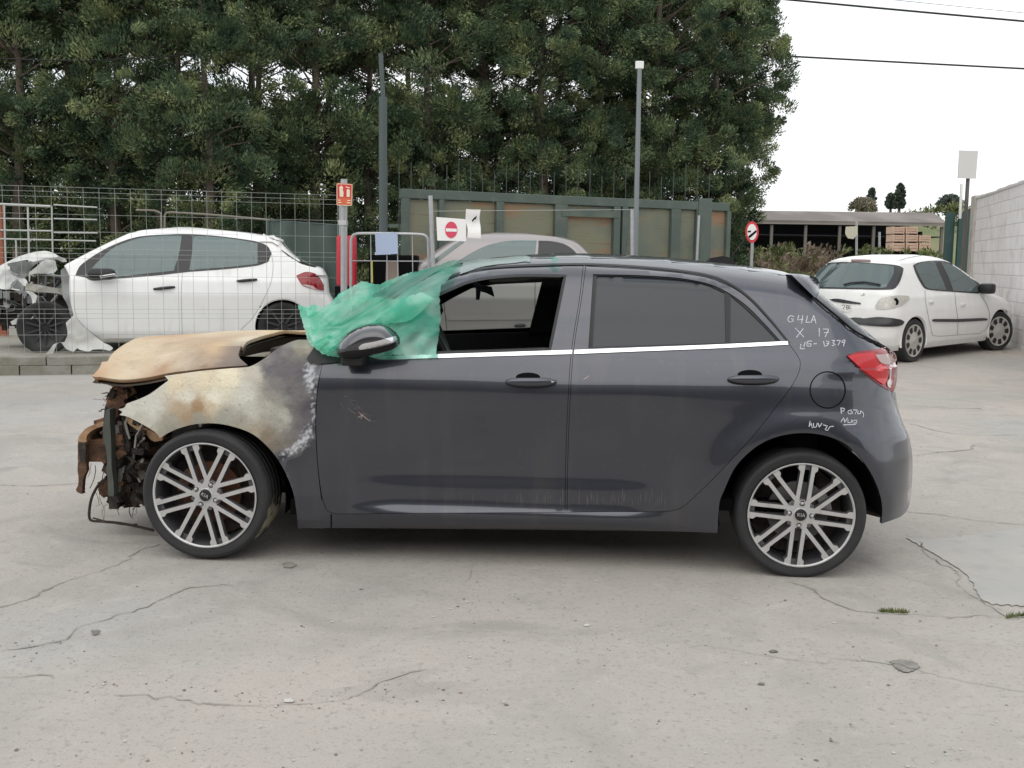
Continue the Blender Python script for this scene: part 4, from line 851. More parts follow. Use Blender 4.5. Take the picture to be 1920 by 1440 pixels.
MB().box((-.3, -.06, ze1-.22), (xw, -.002, ze2-.10)).build('fascia', mat('pale_fascia', (.22, .20, .18), .8), sh)
MB().box((0, 6.5, 0), (xw, 6.7, (zr1+ze1)/2-.02)).box((-.2, .5, 0), (-.1, 6.5, 3.4)).box((xw-.1, 3.5, 0), (xw, 6.5, 3.4)).box((0, .6, 3.0), (xw, 6.4, 3.05)).build('back_wall', mat('dark_shed_wall', (.03, .032, .04), .9), sh)
for i in range(7): x = .3+i*(xw-.6)/6; MB().box((x, .1, 0), (x+.14, .24, ze1-.25)).build('post', mat('shed_post', (.14, .13, .12), .9) if i == 0 else bpy.data.materials['shed_post'], sh)
# wooden crates stacked by the shed
M['crate'] = mat('crate_wood', (.52, .37, .28), .8, noise=[(6, .5, (.38, .26, .19), .45, .7)])
CYY = 46.
def crate(x0, y0, x1, y1, label, first=[None]):
    a = at(x0, y1, CYY); b = at(x1, y0, CYY); w_, h = b[0]-a[0]-.02, b[2]-a[2]-.02
    if first[0] is None:
        c = empty('wooden_crate', tuple(a)); mb = MB()
        for k in range(3): mb.box((.04, 0, h*(k/3)+.01), (w_-.04, .03, h*((k+1)/3)-.02))
        mb.box((.04, .031, .02), (w_-.04, .8, h-.03)); mb.build('boards', M['crate'], c); MB().box((0, -.02, 0), (.05, .85, h)).box((w_-.05, -.02, 0), (w_, .85, h)).build('corner_posts', M['crate'], c); first[0] = (c, w_, h)
    else:
        c = copy_tree(first[0][0]); c.location = a; c.scale = (w_/first[0][1], 1, h/first[0][2])
    tag(c, label, 'crate', 'crates stacked in front of the shed')
crate(1674, 424, 1697, 438, 'wooden crate at the top left of the crate stack by the shed'); crate(1698, 424, 1722, 438, 'wooden crate at the top right of the crate stack by the shed')
crate(1674, 439, 1697, 453, 'middle row left crate of the stack by the shed'); crate(1698, 439, 1722, 453, 'middle row centre crate of the stack by the shed'); crate(1723, 440, 1746, 453, 'middle row right crate of the stack, open to the sky above')
crate(1673, 454, 1697, 471, 'bottom row left crate of the stack by the shed'); crate(1698, 454, 1722, 471, 'bottom row centre crate of the stack by the shed'); crate(1723, 454, 1746, 471, 'bottom row right crate of the stack by the shed')
o, b, a = pole('wire_fence_post', 1606, 415, 480, 38, .04, .04, M['steel'], 'tall thin grey fence post carrying the square cream board', 'post', z0=0); pole('wire_fence_post', 1649, 435, 480, 38, .04, .04, M['steel'], 'shorter thin grey fence post between the cream board and the crates', 'post', z0=0)
board('cream_board', [(1586, 425), (1608, 424), (1608, 440), (1600, 448), (1590, 447), (1585, 438)], 37.8, mat('cream_board', (.55, .52, .42), .7), 'square cream board fixed to the fence post in front of the shed', 'board')
# field ground, weeds
M['field'] = mat('field_soil', (.17, .135, .10), .95, noise=[(.4, .7, (.09, .11, .05), .45, .6), (3, .5, (.22, .18, .14), .5, .7)])
V = []; 
for j, y in enumerate([21.5, 24, 28, 34, 40, 50, 80, 300]):
    for i, x in enumerate([-40, 0, 4.5, 8, 12, 16, 20, 200]):
        zb = gh(x, y)+.02+(.12*(j > 1))+(.35 if 2 <= j <= 4 and x > 3 and x < 14 else 0); V.append((x+(3.2 if y < 22 and x < 5 else 0), y, zb))
o = mk('field', V, [(j*8+i, j*8+i+1, (j+1)*8+i+1, (j+1)*8+i) for j in range(7) for i in range(7)], M['field']); tag(o, kind='structure')
M['dryweed'] = leafmat('dry_weeds', (.15, .115, .09), (.25, .19, .145), (.30, .26, .17), 1.0); M['greenweed'] = leafmat('green_weeds', (.08, .11, .04), (.15, .18, .07), (.24, .24, .11), 1.5)
rng = np.random.default_rng(8); n = 620; X = rng.uniform(6.0, 17.5, n); Y = rng.uniform(28, 37, n); Z = .25+rng.random(n)*(1.25+.25*np.sin(X*1.7)+.15*np.sin(X*4.1))*np.where(X/Y > .305, .42, 1)
V = clumps(np.stack([X, Y, Z], 1), rng.uniform(.18, .4, n), 55, .16, rng, axis=np.repeat(np.tile([[0., -1, 0]], (n, 1)), 55, 0)); o = quadmesh('dry_weeds', V, M['dryweed']); tag(o, 'tall dry brown weeds in front of the open shed', 'weeds', kind='stuff')
n = 60; X = rng.uniform(6.2, 13, n); Y = rng.uniform(29, 34, n); V = clumps(np.stack([X, Y, 1.35+rng.random(n)*.55], 1), rng.uniform(.10, .2, n), 40, .12, rng, axis=np.repeat(np.tile([[0., -1, 0]], (n, 1)), 40, 0)); V2 = V
n = 460; X = rng.uniform(4.6, 10.5, n); Y = rng.uniform(22.5, 27, n); Z = .2+rng.random(n)*1.0*np.clip((11-X)/5, .25, 1)
V = clumps(np.stack([X, Y, Z], 1), rng.uniform(.15, .3, n), 60, .11, rng, axis=np.repeat(np.tile([[0., -1, 0]], (n, 1)), 60, 0)); o = quadmesh('green_weeds', np.vstack([V, V2]), M['greenweed']); tag(o, 'pale green grass and weeds behind the round traffic sign', 'weeds', kind='stuff')
# distant rise, trees
V = []; xs_ = np.linspace(24, 80, 26)
for y, h in ((95, 0), (110, 5.6), (130, 7.7), (160, 7.5), (200, 0)):
    for i, x in enumerate(xs_): V.append((x+(y-95)*.2, y, h*(min(1, i/5))*(.9+.1*math.sin(i*1.3))))
o = mk('hill', V, [(j*26+i, j*26+i+1, (j+1)*26+i+1, (j+1)*26+i) for j in range(4) for i in range(25)], mat('far_grass_hill', (.13, .15, .06), .95, noise=[(.15, .7, (.22, .2, .11), .45, .65), (.5, .5, (.06, .09, .035), .5, .7)])); tag(o, kind='structure')
M['farleaf'] = leafmat('far_foliage', (.06, .085, .07), (.09, .115, .09), (.13, .155, .11), .4); M['farpale'] = leafmat('far_pale_bush', (.16, .15, .11), (.24, .22, .16), (.32, .30, .22), .5)
def far_tree(name, px, ytop, ybot, Y, wpx, m, label, taper=1., seed=0):
    rng = np.random.default_rng(seed); a = at(px, ytop, Y); b = at(px, ybot, Y); H = a[2]-b[2]; W_ = wpx/2000*Y/2; t = empty(name, (b[0], Y, b[2]-.3)); n = 90
    u = rng.random(n); env = W_*(np.sin(np.clip((1-u)*1.2+.15, 0, 1)*math.pi/2) if taper else np.sqrt(np.clip(1-(u-.25)**2/.6, 0, 1))); an = rng.uniform(0, 2*math.pi, n); q = np.sqrt(rng.random(n))
    cen = np.stack([env*q*np.cos(an), env*q*np.sin(an), .3+u*H*.93], 1); V = clumps(cen, np.full(n, W_*.2+.1), 45, .32, rng); quadmesh('crown', V, m, t); MB().tube([(0, 0, -1), (0, 0, H*.9)], [.22, .04], 7).build('trunk', M['bark'], t); tag(t, label, 'tree' if 'tree' in name else 'bush')
far_tree('cypress_tree', 1634, 352, 384, 120, 15, M['farleaf'], 'small distant pointed cypress tree above the shed roof', 1, 1)
far_tree('cypress_tree', 1686, 341, 390, 120, 19, M['farleaf'], 'larger distant cypress tree with a leaning top above the shed roof', 1, 2)
far_tree('cypress_tree', 1670, 362, 390, 121, 17, M['farleaf'], 'low distant cypress touching the left side of the larger one', 1, 3)
far_tree('round_bush', 1617, 372, 396, 118, 46, M['farpale'], 'pale round distant bush behind the shed roof', 0, 4)
far_tree('broad_tree', 1782, 366, 392, 125, 46, M['farleaf'], 'broad low distant tree at the right of the far green rise', 0, 5)
rng = np.random.default_rng(4); n = 130; X = rng.uniform(39, 57, n); V = clumps(np.stack([X, np.full(n, 118.), 5.9+rng.random(n)*2.1*np.clip((X-38)/8, .2, 1)], 1), rng.uniform(.4, .9, n), 40, .4, rng); o = quadmesh('hill_scrub', V, M['greenweed']); tag(o, 'green scrub covering the far rise behind the shed', 'scrub', kind='stuff')
# overhead cables
def cable(a, b, Ya, Yb, sag, label, r=.02):
    A, B = at(*a, Ya), at(*b, Yb); pts = [tuple(A+(B-A)*t-np.array([0, 0, sag*4*t*(1-t)])) for t in np.linspace(0, 1, 17)]; o = MB().tube(pts, r, 6).build('overhead_cable', M['black'], smooth=True); tag(o, label, 'cable')
cable((1380, -10), (2800, 112), 24, 24, .04, 'thick overhead cable crossing the top right corner of the sky', .022)
cable((1400, 101), (2800, 169), 24, 24, .03, 'overhead cable leaving the conifers at the right edge of the row', .020)
cable((1600, -8), (2800, 106), 27, 27, .03, 'faint thinnest overhead cable at the very top right', .006)
cable((-60, 105), (440, 92), 18.0, 18.5, .12, 'thin dark cable strung across the conifers at the upper left', .010)
# ================================================================ racking and netting behind the wreck
M['whitetube'] = mat('pale_tube', (.45, .46, .44), .5, .2); M['orange'] = mat('rusty_orange_upright', (.28, .09, .05), .8)
rk = empty('steel_racking', (at(0, 500, 15.2)[0], 15.2, PH), label='pale steel tube racking with an orange brown upright behind the wreck', cat='rack'); iv = np.array(rk.location)
mb = MB()
for a_, b_, r in (((-40, 381), (95, 387), .018), ((-40, 431), (98, 433), .012), ((-40, 447), (98, 450), .012), ((-40, 409), (98, 411), .009), ((8, 385), (12, 530), .012), ((52, 388), (56, 530), .014), ((97, 386), (100, 530), .012), ((30, 450), (32, 530), .012)): mb.tube([tuple(at(*a_, 15.2)-iv), tuple(at(*b_, 15.2)-iv)], r, 6)
for a_, b_ in (((101, 384), (182, 389)), ((101, 410), (182, 412)), ((101, 436), (183, 437)), ((101, 450), (180, 452))): mb.tube([tuple(at(*a_, 15.6)-iv), tuple(at(*b_, 15.6)-iv)], .011, 6)
mb.build('tubes', M['whitetube'], rk, smooth=True); P = at(3, 385, 15.3)-iv; MB().box((P[0]-.05, -.0, -.1), (P[0]+.04, .08, P[2])).build('upright', M['orange'], rk)
b5 = empty('crowd_barrier', (at(400, 400, 16)[0], 16, PH), label='rusty tubular barrier behind the roof of the wrecked white hatchback', cat='barrier'); iv = np.array(b5.location); mb = MB()
mb.tube([tuple(at(x, y, 16)-iv) for x, y in smoothpoly([(308, 520), (309, 405), (312, 399), (320, 398), (400, 403), (500, 412), (510, 416), (512, 430), (513, 520)], closed=False, step=5)], .016, 7); mb.tube([tuple(at(x, y, 16)-iv) for x, y in smoothpoly([(255, 394), (290, 395), (302, 400), (303, 520)], closed=False, step=5)], .014, 7); mb.build('tube_frame', mat('rusty_tube', (.20, .18, .15), .7), b5, smooth=True)
M['net'] = glass('green_netting', (.10, .24, .18), .42, .6, (.012, .05, .035))
nt_ = empty('green_netting', (at(502, 412, 15)[0], 15, PH), label='dark green windbreak netting behind the tail of the wrecked hatchback', cat='netting'); iv = np.array(nt_.location)
A = [at(*p, 15)-iv for p in [(502, 413), (640, 422), (652, 560), (502, 560)]]; V = []
for i in range(13):
    for j in range(5):
        t, s = i/12, j/4; p_ = (A[0]*(1-t)+A[1]*t)*(1-s)+(A[3]*(1-t)+A[2]*t)*s; V.append(p_+np.array([0, .03*math.sin(i*1.7)+.02*math.sin(j*2+i), 0]))
mk('net', V, [(i*5+j, i*5+j+1, (i+1)*5+j+1, (i+1)*5+j) for i in range(12) for j in range(4)], M['net'], nt_); MB().tube([(0, 0, 0), tuple(A[0])], .02).tube([tuple(A[0]), tuple(A[1])], .008).build('net_post', M['polegreen'], nt_, smooth=True)
# weeds growing in the ground crack
rng = np.random.default_rng(3)
for lab, pts, k in (('small tuft line of grass growing in the crack below the rear wheel', [(1650, 1147), (1700, 1150)], 60), ('grass tuft in the crack at the right edge of the concrete', [(1888, 1159), (1925, 1154)], 40)):
    V = []
    for _ in range(k*3):
        t = rng.random(); q = hit_z(pts[0][0]+(pts[1][0]-pts[0][0])*t+rng.normal(0, 2), pts[0][1]+(pts[1][1]-pts[0][1])*t+rng.normal(0, 1)); h = rng.uniform(.005, .018); d = rng.normal(0, .006, 2); V += [q, q+np.array([.003, 0, 0]), q+np.array([d[0]+.002, d[1], h]), q+np.array([d[0], d[1], h])]
    o = quadmesh('crack_grass', np.array(V), M['greenweed']); tag(o, lab, 'grass', kind='stuff')
# ================================================================ BURNT GREY HATCHBACK
wr = hit_z(1502, 1085); wf = hit_z(388, 1050)
ex_ = (wr-wf); KO = (wr+wf)/2; KM = frame(KO, (ex_[0], ex_[1], 0)); KM[1][3] -= .0
KW = 1.70
def kplane(y): return plane_cast(KM, y)
_zt = [.10, .16, .19, .215, .235, .25, .262, .30, .335, .36, .40, .45, .50, .56, .62, .70, .78, .82, .86, .90, .945, .96, 1.0, 1.1, 1.2, 1.3, 1.36, 1.42, 1.5]
_it = [.10, .07, .035, .018, .015, .02, .032, .035, .036, .037, .0445, .0435, .039, .032, .024, .010, .004, .010, .022, .034, .050, .060, .072, .110, .152, .200, .232, .27, .31]
zz = np.linspace(.1, 1.5, 281); ii = np.interp(zz, _zt, _it); kk = np.exp(-.5*(np.arange(-8, 9)*.005/.011)**2); kk /= kk.sum(); ii = np.convolve(np.pad(ii, 8, mode='edge'), kk, 'valid')
_it2 = np.interp(_zt, [.1, .25, .5, .78, .82], [.07, .02, .012, .004, .010]); ii2 = np.where(zz > .8, ii, np.interp(zz, [.1, .19, .3, .5, .7, .78, .8], [.07, .03, .012, .006, .002, .004, np.interp(.8, zz, ii)]))
# silhouettes traced from the photograph
_top = [(600, 668), (650, 610), (700, 575), (760, 538), (815, 508), (845, 496), (900, 485), (1000, 476), (1080, 474), (1150, 476), (1250, 482), (1350, 492), (1450, 505), (1500, 514), (1530, 520), (1536, 527)]
_rear = [(1536, 527), (1538, 545), (1572, 578), (1612, 610), (1654, 645), (1678, 662), (1683, 690), (1681, 735), (1684, 760), (1693, 790), (1707, 820), (1713, 860), (1710, 920), (1704, 950), (1690, 968), (1650, 984)]
_T = kplane(.52)(np.array(_top)); _Rr = kplane(.19)(np.array(_rear)); _T2 = _T[:, [0, 2]]; _R2 = _Rr[:, [0, 2]][::-1]
def ZT(x): return np.interp(x, _T2[:, 0], _T2[:, 1])
def XR(z): return XRc(z)+np.where(np.asarray(z) < .9, .055, .022)
def XRc(z): return np.interp(np.maximum(z, .33), np.maximum.accumulate(_R2[:, 1]+np.arange(len(_R2))*1e-5), _R2[:, 0])
WR = kplane(.02)(np.array([[1502, 966]]))[0]; WF = kplane(.02)(np.array([[388, 926.5]]))[0]
def edge(t, tc_):   # quarter ellipse that runs on as a straight slope past tc_
    s = math.sqrt(1-tc_*tc_); return np.where(t < tc_, 1-np.sqrt(np.clip(1-t*t, 0, 1)), 1-s+(t-tc_)*tc_/s)
def kins(x, z):
    a = np.clip((x+.84)/.40, 0, 1)*np.clip((.90-x)/.42, 0, 1); a = a*a*(3-2*a)
    d = np.interp(z, zz, ii)*a+np.interp(z, zz, ii2)*(1-a)
    # haunches over the wheels
    for wx, amp in ((WR[0], .022), (WF[0], .016)):
        r = np.hypot(x-wx, z-WR[2]); d -= amp*np.exp(-((r-.37)/.085)**2)*np.clip((1.0-z)/.3, 0, 1)
    d += .0035*np.sin(x*2.3)+.01*np.clip(-x-.5, 0, 2)**2
    f = np.clip(-(x+1.35)/.55, 0, 1.2); d += .20*f*f
    # roof edge
    zt = ZT(x); bh = .135; t = np.clip((z-(zt-bh))/bh, 0, 2.5); d += .30*edge(t, .96)*np.clip((z-.95)/.12, 0, 1)
    # rear corner
    xr = XR(z); k = np.clip((z-.86)/.25, 0, 1); rc = .44*(1-k)+.16*k; dp = .42*(1-k)+.16*k
    t = np.clip((x-(xr-rc))/rc, 0, 3); d += dp*edge(t, .95)
    # gentle panel waviness
    d += .0012*np.sin(x*9+z*5)+.0010*np.sin(z*17-x*4)
    return d
def kcast(p, off=0.):
    o, r = lray(KM, p); y = np.full(len(r), .08)
    def g(y):
        P = o+r*((y-o[1])/r[:, 1])[:, None]; return kins(P[:, 0], P[:, 2])-off-y
    ya = np.full(len(r), -.25); ga = g(ya); lo = ya.copy(); hi = np.full(len(r), np.nan); bm_ = np.abs(ga); by = ya.copy()
    for yb in np.arange(-.235, .95, .015):
        gb = g(np.full(len(r), yb)); c = np.isnan(hi) & (gb <= 0); lo[c] = yb-.015; hi[c] = yb; k = np.abs(gb) < bm_; bm_[k] = np.abs(gb)[k]; by[k] = yb
    ok = ~np.isnan(hi); hi[~ok] = by[~ok]; lo[~ok] = by[~ok]
    for _ in range(14):
        m_ = (lo+hi)/2; gm = g(m_); k = gm > 0; lo = np.where(k, m_, lo); hi = np.where(k, hi, m_)
    y = np.minimum((lo+hi)/2, .62); t = (y-o[1])/r[:, 1]; return o+r*t[:, None]
car = empty('burnt_hatchback', rot=KM, label='dark grey five door hatchback with burnt tan bonnet and missing front bumper', cat='car')
A_front = [(558, 992), (555, 959), (549, 923), (535, 887), (520, 861), (499, 836), (474, 815), (445, 803), (409, 795), (373, 795), (344, 801), (318, 811), (300, 822)]
A_rear = [(1345, 999), (1349, 942), (1357, 921), (1378, 877), (1407, 846), (1438, 826), (1474, 815), (1513, 812), (1552, 818), (1586, 833), (1612, 857), (1633, 887), (1647, 918), (1654, 948), (1653, 982)]
fd = [(606, 676), (612, 668), (650, 652), (664, 634), (700, 604), (745, 573), (790, 548), (821, 533), (855, 518), (891, 509), (937, 503), (998, 500), (1060, 498), (1094, 498), (1087, 560), (1072, 657), (1065, 760), (1061, 870), (1060, 961), (900, 962), (740, 963), (630, 964), (613, 958), (604, 935), (597, 887), (593, 833), (592, 782), (596, 724)]
rd = [(1098, 498), (1150, 501), (1200, 504), (1250, 508), (1290, 513), (1335, 522), (1372, 538), (1400, 557), (1440, 598), (1478, 643), (1494, 664), (1501, 680), (1496, 704), (1470, 745), (1400, 832), (1340, 895), (1300, 934), (1282, 950), (1262, 958), (1230, 960), (1150, 960), (1063, 961), (1064, 870), (1068, 760), (1075, 657), (1090, 560)]
fwin = [(668, 668), (690, 634), (745, 592), (800, 562), (845, 541), (880, 527), (922, 519), (983, 515), (1061, 516), (1052, 560), (1032, 656), (850, 663), (740, 667)]
rwin = [(1112, 514), (1200, 516), (1272, 521), (1325, 531), (1361, 546), (1400, 573), (1435, 608), (1464, 640), (1364, 645), (1230, 649), (1103, 653)]
side = [(600, 991)]+[(621, 990), (900, 992), (1085, 994), (1250, 996)]+A_rear+[(1690, 968), (1704, 950), (1709, 920), (1711, 860), (1705, 820), (1692, 790), (1683, 760), (1679, 735)]+[(1668, 733), (1653, 723), (1624, 703), (1603, 683), (1587, 666), (1606, 660), (1642, 655), (1661, 651), (1600, 620), (1570, 596), (1528, 560), (1484, 516)]+[(1450, 506), (1350, 493), (1250, 483), (1150, 477), (1080, 475), (1000, 477), (900, 486), (845, 498), (815, 512), (760, 545), (700, 586), (650, 630), (606, 672), (597, 724), (593, 782), (594, 833), (598, 887), (604, 935)]
DUST = L(140, 132, 120)
def door_dirt(v):   # scuffs and dried dirt on the paint, landmarks in the photograph
    base = np.array([.052, .054, .067]); n = len(v); c = np.tile(base, (n, 1)); return c
panel('body_side', side, kcast, M['paint'], car, holes=[fd, rd], res=8, lip=.03, mirror=KW)
panel('front_door', fd, kcast, M['paint'], car, holes=[fwin], res=7, gap=.9, lip=.035, mirror=KW)
panel('rear_door', rd, kcast, M['paint'], car, holes=[rwin], res=7, gap=.9, lip=.035, mirror=KW)
# dark liner behind the gaps
liner = [(600, 985), (900, 988), (1250, 990), (1340, 990), (1344, 940), (1372, 880), (1402, 840), (1438, 818), (1474, 806), (1513, 803), (1552, 809), (1590, 822), (1660, 800), (1670, 740), (1570, 610), (1480, 525), (1350, 500), (1250, 490), (1080, 482), (900, 492), (845, 505), (760, 552), (700, 594), (650, 640), (612, 676), (600, 724), (600, 840)]
panel('inner_shell', liner, kcast, M['gap'], car, holes=[inset(smoothpoly(fwin), -5), inset(smoothpoly(rwin), -4)], res=12, lip=.03, off=-.035, mirror=KW)
M['priv'] = mat('privacy_glass_side', (.026, .030, .036), .12, spec=.5)
# spoiler, rear window and tailgate
spo = [(1484, 515), (1500, 514), (1530, 520), (1535, 527), (1536, 546), (1528, 558)]
def spcast(p, off=0.):
    y = kcast(p, off)[:, 1]; y = .34*(1-np.exp(-y/.34)); o, r = lray(KM, p); return o+r*((y-o[1])/r[:, 1])[:, None]
panel('roof_spoiler', spo, spcast, M['paint'], car, res=5, lip=.25, off=.004)
rg = [(1536, 548), (1572, 579), (1612, 611), (1653, 645), (1660, 650), (1601, 619), (1571, 594), (1530, 560)]
panel('rear_window', rg, kcast, M['priv'], car, res=5, lip=.02, off=-.004, mirror=KW)
def ribbonpart(name, polys, cast, m, parent, w, off=.003, thr=60):
    mb = MB()
    for q in polys: ribbon(mb, q, cast, w, off, thr=thr)
    return mb.build(name, m, parent)
ribbonpart('tailgate_seal', [[(1483, 516), (1528, 559), (1571, 595), (1601, 620), (1632, 637), (1661, 652), (1672, 664)]], kcast, M['gap'], car, 4.5, .006)
# cabin roof, windscreen side, tail: spans between the two sides
def span(name, xs_, zf, m, y0f, n=16, crown=.012, horizontal=True, parent=car):
    V = []; k = len(xs_)
    for x in xs_:
        z = zf(x); y0 = y0f(x)
        for j in range(n+1):
            t = j/n; V.append((x, y0+(KW-2*y0)*t, z+crown*math.sin(math.pi*t)))
    F_ = [(i*(n+1)+j, i*(n+1)+j+1, (i+1)*(n+1)+j+1, (i+1)*(n+1)+j) for i in range(k-1) for j in range(n)]
    return mk(name, V, F_, m, parent)
xa = kplane(.5)(np.array([[880, 490]]))[0][0]; xb = kplane(.5)(np.array([[1530, 520]]))[0][0]
span('roof', np.linspace(xa, xb, 40), lambda x: float(ZT(x))-.022, M['paint'], lambda x: float(kins(np.array([x]), np.array([ZT(x)-.022]))[0])+.002)
# tail panels
def tail(name, z0, z1, m, bow=.06, dy=.03):
    V = []; zsn = np.linspace(z0, z1, 22); n = 14
    for z in zsn:
        x = float(XRc(z)); y0 = float(kins(np.array([x-.012]), np.array([z]))[0])+.02
        y0 = min(y0, .75)
        for j in range(n+1):
            t = j/n; V.append((x-.022+bow*math.sin(math.pi*t), y0+(KW-2*y0)*t, z))
    F_ = [(i*(n+1)+j, i*(n+1)+j+1, (i+1)*(n+1)+j+1, (i+1)*(n+1)+j) for i in range(21) for j in range(n)]
    mk(name, V, F_, m, car)
tail('rear_bumper', .28, .70, M['paint'], .02); tail('tailgate', .702, .98, M['paint'], .01); tail('tailgate_glass', .985, float(ZT(xb))-.09, M['priv'], .01)
# windows
rw1 = [(1119, 517), (1200, 519), (1272, 524), (1322, 533), (1359, 549), (1361, 643), (1230, 647), (1111, 651)]
rw2 = [(1370, 554), (1400, 580), (1432, 611), (1458, 639), (1369, 643)]
panel('rear_window_glass', rw1, kcast, M['priv'], car, res=10, lip=.006, off=-.012, mirror=KW)
panel('rear_window_glass', rw2, kcast, M['priv'], car, res=10, lip=.006, off=-.012, mirror=KW)
wf_ = panel('window_frame', rwin, kcast, M['black'], car, holes=[rw1, rw2], res=9, lip=.02, off=-.006, mirror=KW)
o_ = panel('window_seal', [(p[0], p[1]) for p in inset(smoothpoly(fwin, step=12), -1.5)], kcast, M['black'], car, holes=[inset(smoothpoly(fwin, step=12), 4)], res=9, lip=.05, off=.001, mirror=KW)
# glass only in the far front window (the near one is missing)
v_ = smoothpoly(fwin, step=10); vv, ff = cdt(v_, (), 14); PP = kcast(vv, -.012); PP[:, 1] = KW-PP[:, 1]
mk('front_window_glass', PP, [t[::-1] for t in ff], M['glassgreen'], car)
# dark dividing line over the doors (rubber gutter)
ribbonpart('door_gutter', [[(640, 652), (664, 630), (700, 600), (745, 569), (790, 544), (821, 529), (855, 514), (891, 505), (937, 500), (998, 497), (1094, 495), (1200, 500), (1290, 509), (1340, 519), (1376, 536), (1410, 562), (1445, 600), (1480, 643)]], kcast, M['black'], car, 3.6, .004)
# chrome waist strips
panel('chrome_strip', [(690, 668), (820, 664), (950, 660), (1073, 656), (1072, 663.5), (950, 667), (820, 671), (720, 674)], kcast, M['chrome'], car, res=6, lip=.012, off=.007, mirror=KW)
panel('chrome_strip', [(1077, 656), (1200, 651.5), (1340, 646), (1477, 639.5), (1478, 646), (1340, 653), (1200, 658.5), (1076, 663.5)], kcast, M['chrome'], car, res=6, lip=.012, off=.007, mirror=KW)
# fuel flap ring, sill line
th = np.linspace(0, 2*math.pi, 40, endpoint=False)
ribbonpart('fuel_flap', [[(1552+33*math.cos(a), 731+34*math.sin(a)) for a in list(th)+[0]]], kcast, M['gap'], car, 2.2, .0015)
ribbonpart('sill_seam', [[(621, 990), (621, 965)]], kcast, M['gap'], car, 2.5, .002)
# door handles
def handle(cx, cy, key):
    mb = MB(); ang_ = -.01
    e = kcast(np.array([[cx-6+23*math.cos(a), cy-8+8.5*math.sin(a)] for a in np.linspace(0, 2*math.pi, 28, endpoint=False)]), .0015)
    e2 = kcast(np.array([[cx+27*math.cos(a)-3, cy+13+8*math.sin(a)] for a in np.linspace(0, 2*math.pi, 28, endpoint=False)]), .0012)
    r_ = mk('handle_recess_shade', np.vstack([e]), [tuple(range(28))[::-1]], M['gap'], None, smooth=False)  # flat black ellipse paints the shade of the grip recess
    xs2 = np.linspace(-48, 48, 25); secs = []; n = 12
    for x in xs2:
        h = 8.5*math.sqrt(max(0.02, 1-(abs(x)/49)**3.2)); c = kcast(np.array([[cx+x, cy-h], [cx+x, cy+h]]), 0)
        mid = (c[0]+c[1])/2; hh = abs(c[0][2]-c[1][2])/2; bow = .034*math.cos(x/49*1.25)
        secs.append([(mid[0], mid[1]-bow-.012*math.cos(a)*(1 if abs(x) < 47 else .3), mid[2]+hh*math.sin(a)) for a in np.linspace(0, 2*math.pi, n, endpoint=False)])
    V = [p for s in secs for p in s]; k = len(secs)
    mb.add(V, [(i*n+j, i*n+(j+1) % n, (i+1)*n+(j+1) % n, (i+1)*n+j) for i in range(k-1) for j in range(n)]+[tuple(range(n)), tuple((k-1)*n+j for j in range(n))])
    h = mb.build('door_handle', M['paint'], car, smooth=True); r_.parent = h
    if key:
        P = kcast(np.array([[cx+40, cy-1]]), .045)[0]; m2 = MB().lathe([(0, -.006), (.007, -.005), (.009, 0), (.009, .006)], 16, cen=P); m2.build('key_cylinder', M['chrome'], h, smooth=True)
handle(996, 715, True); handle(1412, 710, False)
# tail lamp
tl = [(1587, 667), (1606, 660), (1642, 655), (1661, 651), (1671, 656), (1680, 666), (1683, 690), (1680, 722), (1675, 735), (1653, 724), (1624, 703), (1603, 683)]
lamp = panel('tail_lamp', tl, kcast, M['darkred'], car, res=5, lip=.03, off=.004, mirror=None)
panel('red_lens', [(1590, 668), (1610, 663), (1640, 661), (1645, 672), (1650, 681), (1665, 684), (1667, 700), (1661, 718), (1656, 721), (1640, 710), (1612, 688)], kcast, M['redlens'], lamp, res=4, lip=.004, off=.010)
panel('clear_lens', [(1642, 665), (1665, 664), (1672, 680), (1671, 710), (1668, 715), (1668, 684), (1652, 680)], kcast, M['clearlens'], lamp, res=4, lip=.004, off=.009)
panel('reflector', [(1664, 716), (1670, 708), (1672, 718), (1670, 728), (1665, 725)], kcast, mat('white_reflector', (.7, .66, .62), .3), lamp, res=4, lip=.004, off=.010)
v2, f2 = cdt(smoothpoly(tl, step=6), (), 7); P2 = kcast(v2, .004); P2[:, 1] = KW-P2[:, 1]; mk('tail_lamp', P2, [t[::-1] for t in f2], M['redlens'], car)
# roof aerial fin
fin = kplane(.85)(np.array([[1316, 500], [1330, 484], [1352, 480], [1372, 484], [1378, 500]])); MB().prism([(p[0], p[2]) for p in fin], .80, .88).build('roof_aerial', M['black'], car)
